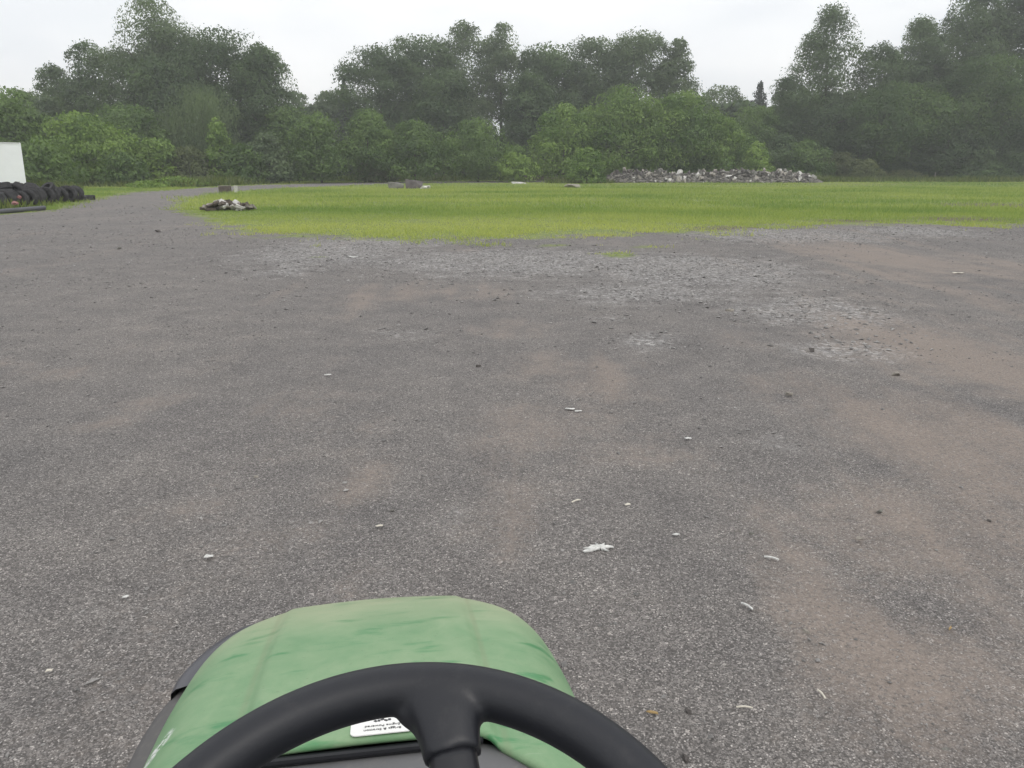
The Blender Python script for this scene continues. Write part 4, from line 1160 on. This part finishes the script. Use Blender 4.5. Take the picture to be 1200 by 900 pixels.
def spoke(bm, p0, d, s0, s1, width, thick, lift=0.0):
    sd_ = d.cross(ez).normalized()
    rings = []; N = 18
    for s in np.linspace(s0, s1, N):
        w, th = width(s), thick(s)
        c = p0 + d * s + ez * (lift - .010 * max(0, s - .03) / .1)
        rr = []
        for k in range(20):
            b = 2 * math.pi * k / 20
            cb, sb = math.cos(b), math.sin(b)
            rr.append(bm.verts.new(c + sd_ * (w * math.copysign(abs(cb) ** .7, cb)) + ez * (th * math.copysign(abs(sb) ** .8, sb))))
        rings.append(rr)
    for i in range(N - 1):
        for k in range(20):
            bm.faces.new((rings[i][k], rings[i][(k + 1) % 20], rings[i + 1][(k + 1) % 20], rings[i + 1][k]))
    bm.faces.new(rings[0][::-1]); bm.faces.new(rings[-1])
wfun = lambda s: interp(s, [0.0, .012, .019, .0235, .028, .034, .041, .05, .20], [.034, .037, .0365, .032, .0275, .0245, .0225, .0215, .020])
tfun = lambda s: interp(s, [-.004, .006, .02, .05, .2], [.0190, .0195, .0180, .0165, .016])
SP0 = T0 + ex * .012
wcore = lambda s: interp(s, [0.0, .012, .03, .046, .2], [.034, .0300, .0250, .0220, .020])
tweb = lambda s: .0115
SPD = (es_ + ex * .21).normalized()
spoke(bm, SP0, SPD, 0.0, .056, wcore, tfun)
spoke(bm, SP0, SPD, 0.004, .050, wfun, tweb, -.003)
for a in (118, -118):
    d = (-es_) * math.cos(R(a)) + ex * math.sin(R(a))
    spoke(bm, WC + d * WR, -d, 0.0, .17, wfun, tfun)
bmesh.ops.recalc_face_normals(bm, faces=bm.faces)
rim = bm_obj('steering_wheel', bm, BLACKP, TR, True)
md = rim.modifiers.new('fuse', 'REMESH'); md.mode = 'VOXEL'; md.voxel_size = .0028; md.use_smooth_shade = True
md = rim.modifiers.new('soften', 'SMOOTH'); md.factor = .5; md.iterations = 14
bm = bmesh.new()
spoke(bm, SP0, SPD, .0545, .165, lambda s: .0178, lambda s: .0150, -.0015)
bmesh.ops.recalc_face_normals(bm, faces=bm.faces)
slv = bm_obj('spoke_sleeve', bm, SLEEVE, rim, True)
bm = bmesh.new(); lathe(bm, [(.062, -.02), (.066, 0), (.060, .014), (.03, .02)], 'Z', 32)
hub = bm_obj('hub', bm, SLEEVE, rim, True); hub.matrix_local = Matrix.Translation(WC + ex * .02) @ Matrix(((1, 0, 0), (0, math.cos(TAU), -math.sin(TAU)), (0, math.sin(TAU), math.cos(TAU)))).to_4x4()
v, f = tube_arrays([[(tuple(WC + ex * .02 - ez * .015), .022), (tuple(WC - ez * .12 + Vector((0, .03, 0))), .022), ((0, .50, .80), .026)]], 14)
mesh_obj('steering_column', v, f, SLEEVE, TR, smooth=True)

# running gear below
bm = bmesh.new(); box(bm, (XC, .55, .34), (.34, 1.3, .10), None, .01); box(bm, (XC, .85, .48), (.40, .60, .20), None, .02)
bm_obj('chassis', bm, SKIRT, TR)
bm = bmesh.new()
for s in (-1, 1): box(bm, (XC + s * .33, .28, .30), (.28, .62, .03), None, .008)
bm_obj('footrest', bm, SKIRT, TR)
bm = bmesh.new(); box(bm, (XC, -.30, .46), (.90, .70, .05), None, .02)
for s in (-1, 1): box(bm, (XC + s * .36, -.32, .52), (.20, .68, .08), None, .03)
bm_obj('rear_fender', bm, GREENC, TR)
bm = bmesh.new(); box(bm, (XC, -.22, .56), (.46, .42, .10), None, .04); box(bm, (XC, -.46, .72), (.44, .10, .34), eul(R(-10), 0, 0), .04)
bm_obj('seat', bm, plastic('seat_vinyl', (.03, .03, .032), .5, 60, .2), TR)
for x, y, r, w in ((-.37, .98, .185, .15), (.29, .98, .185, .15), (-.43, -.40, .25, .24), (.34, -.40, .25, .24)):
    bm = bmesh.new(); lathe(bm, [(r * .5, -w * .45), (r * .85, -w * .5), (r * .97, -w * .4), (r, -w * .2), (r, w * .2), (r * .97, w * .4), (r * .85, w * .5), (r * .5, w * .45)], 'X', 32, (x, y, r))
    wl_ = bm_obj('wheel', bm, RUBBER, TR, True)
    bm = bmesh.new(); lathe(bm, [(r * .5, -w * .46), (r * .2, -w * .52), (r * .2, w * .52), (r * .5, w * .46)], 'X', 24, (x, y, r))
    bm_obj('rim', bm, simple_mat('yellow_rim', (.55, .42, .04), .5, .1, 9), wl_, True)

# ------------------------------------------------------------------ thin haze, partly added to stand in for lens glare
hz, nt = new_mat('glare_haze')
t = NT(nt)
pv = t.node('ShaderNodeVolumePrincipled', {'Color': (0.97, 0.98, 1.0, 1), 'Density': 0.0014, 'Anisotropy': 0.25})
ho = t.node('ShaderNodeOutputMaterial'); nt.links.new(pv.outputs[0], ho.inputs['Volume'])
bm = bmesh.new(); box(bm, (0, 0, 17), (3200, 3200, 36)); 
hzo = bm_obj('haze', bm, hz); tag(hzo, 'thin haze over the far trees, partly added in place of lens glare', 'haze', kind='stuff')
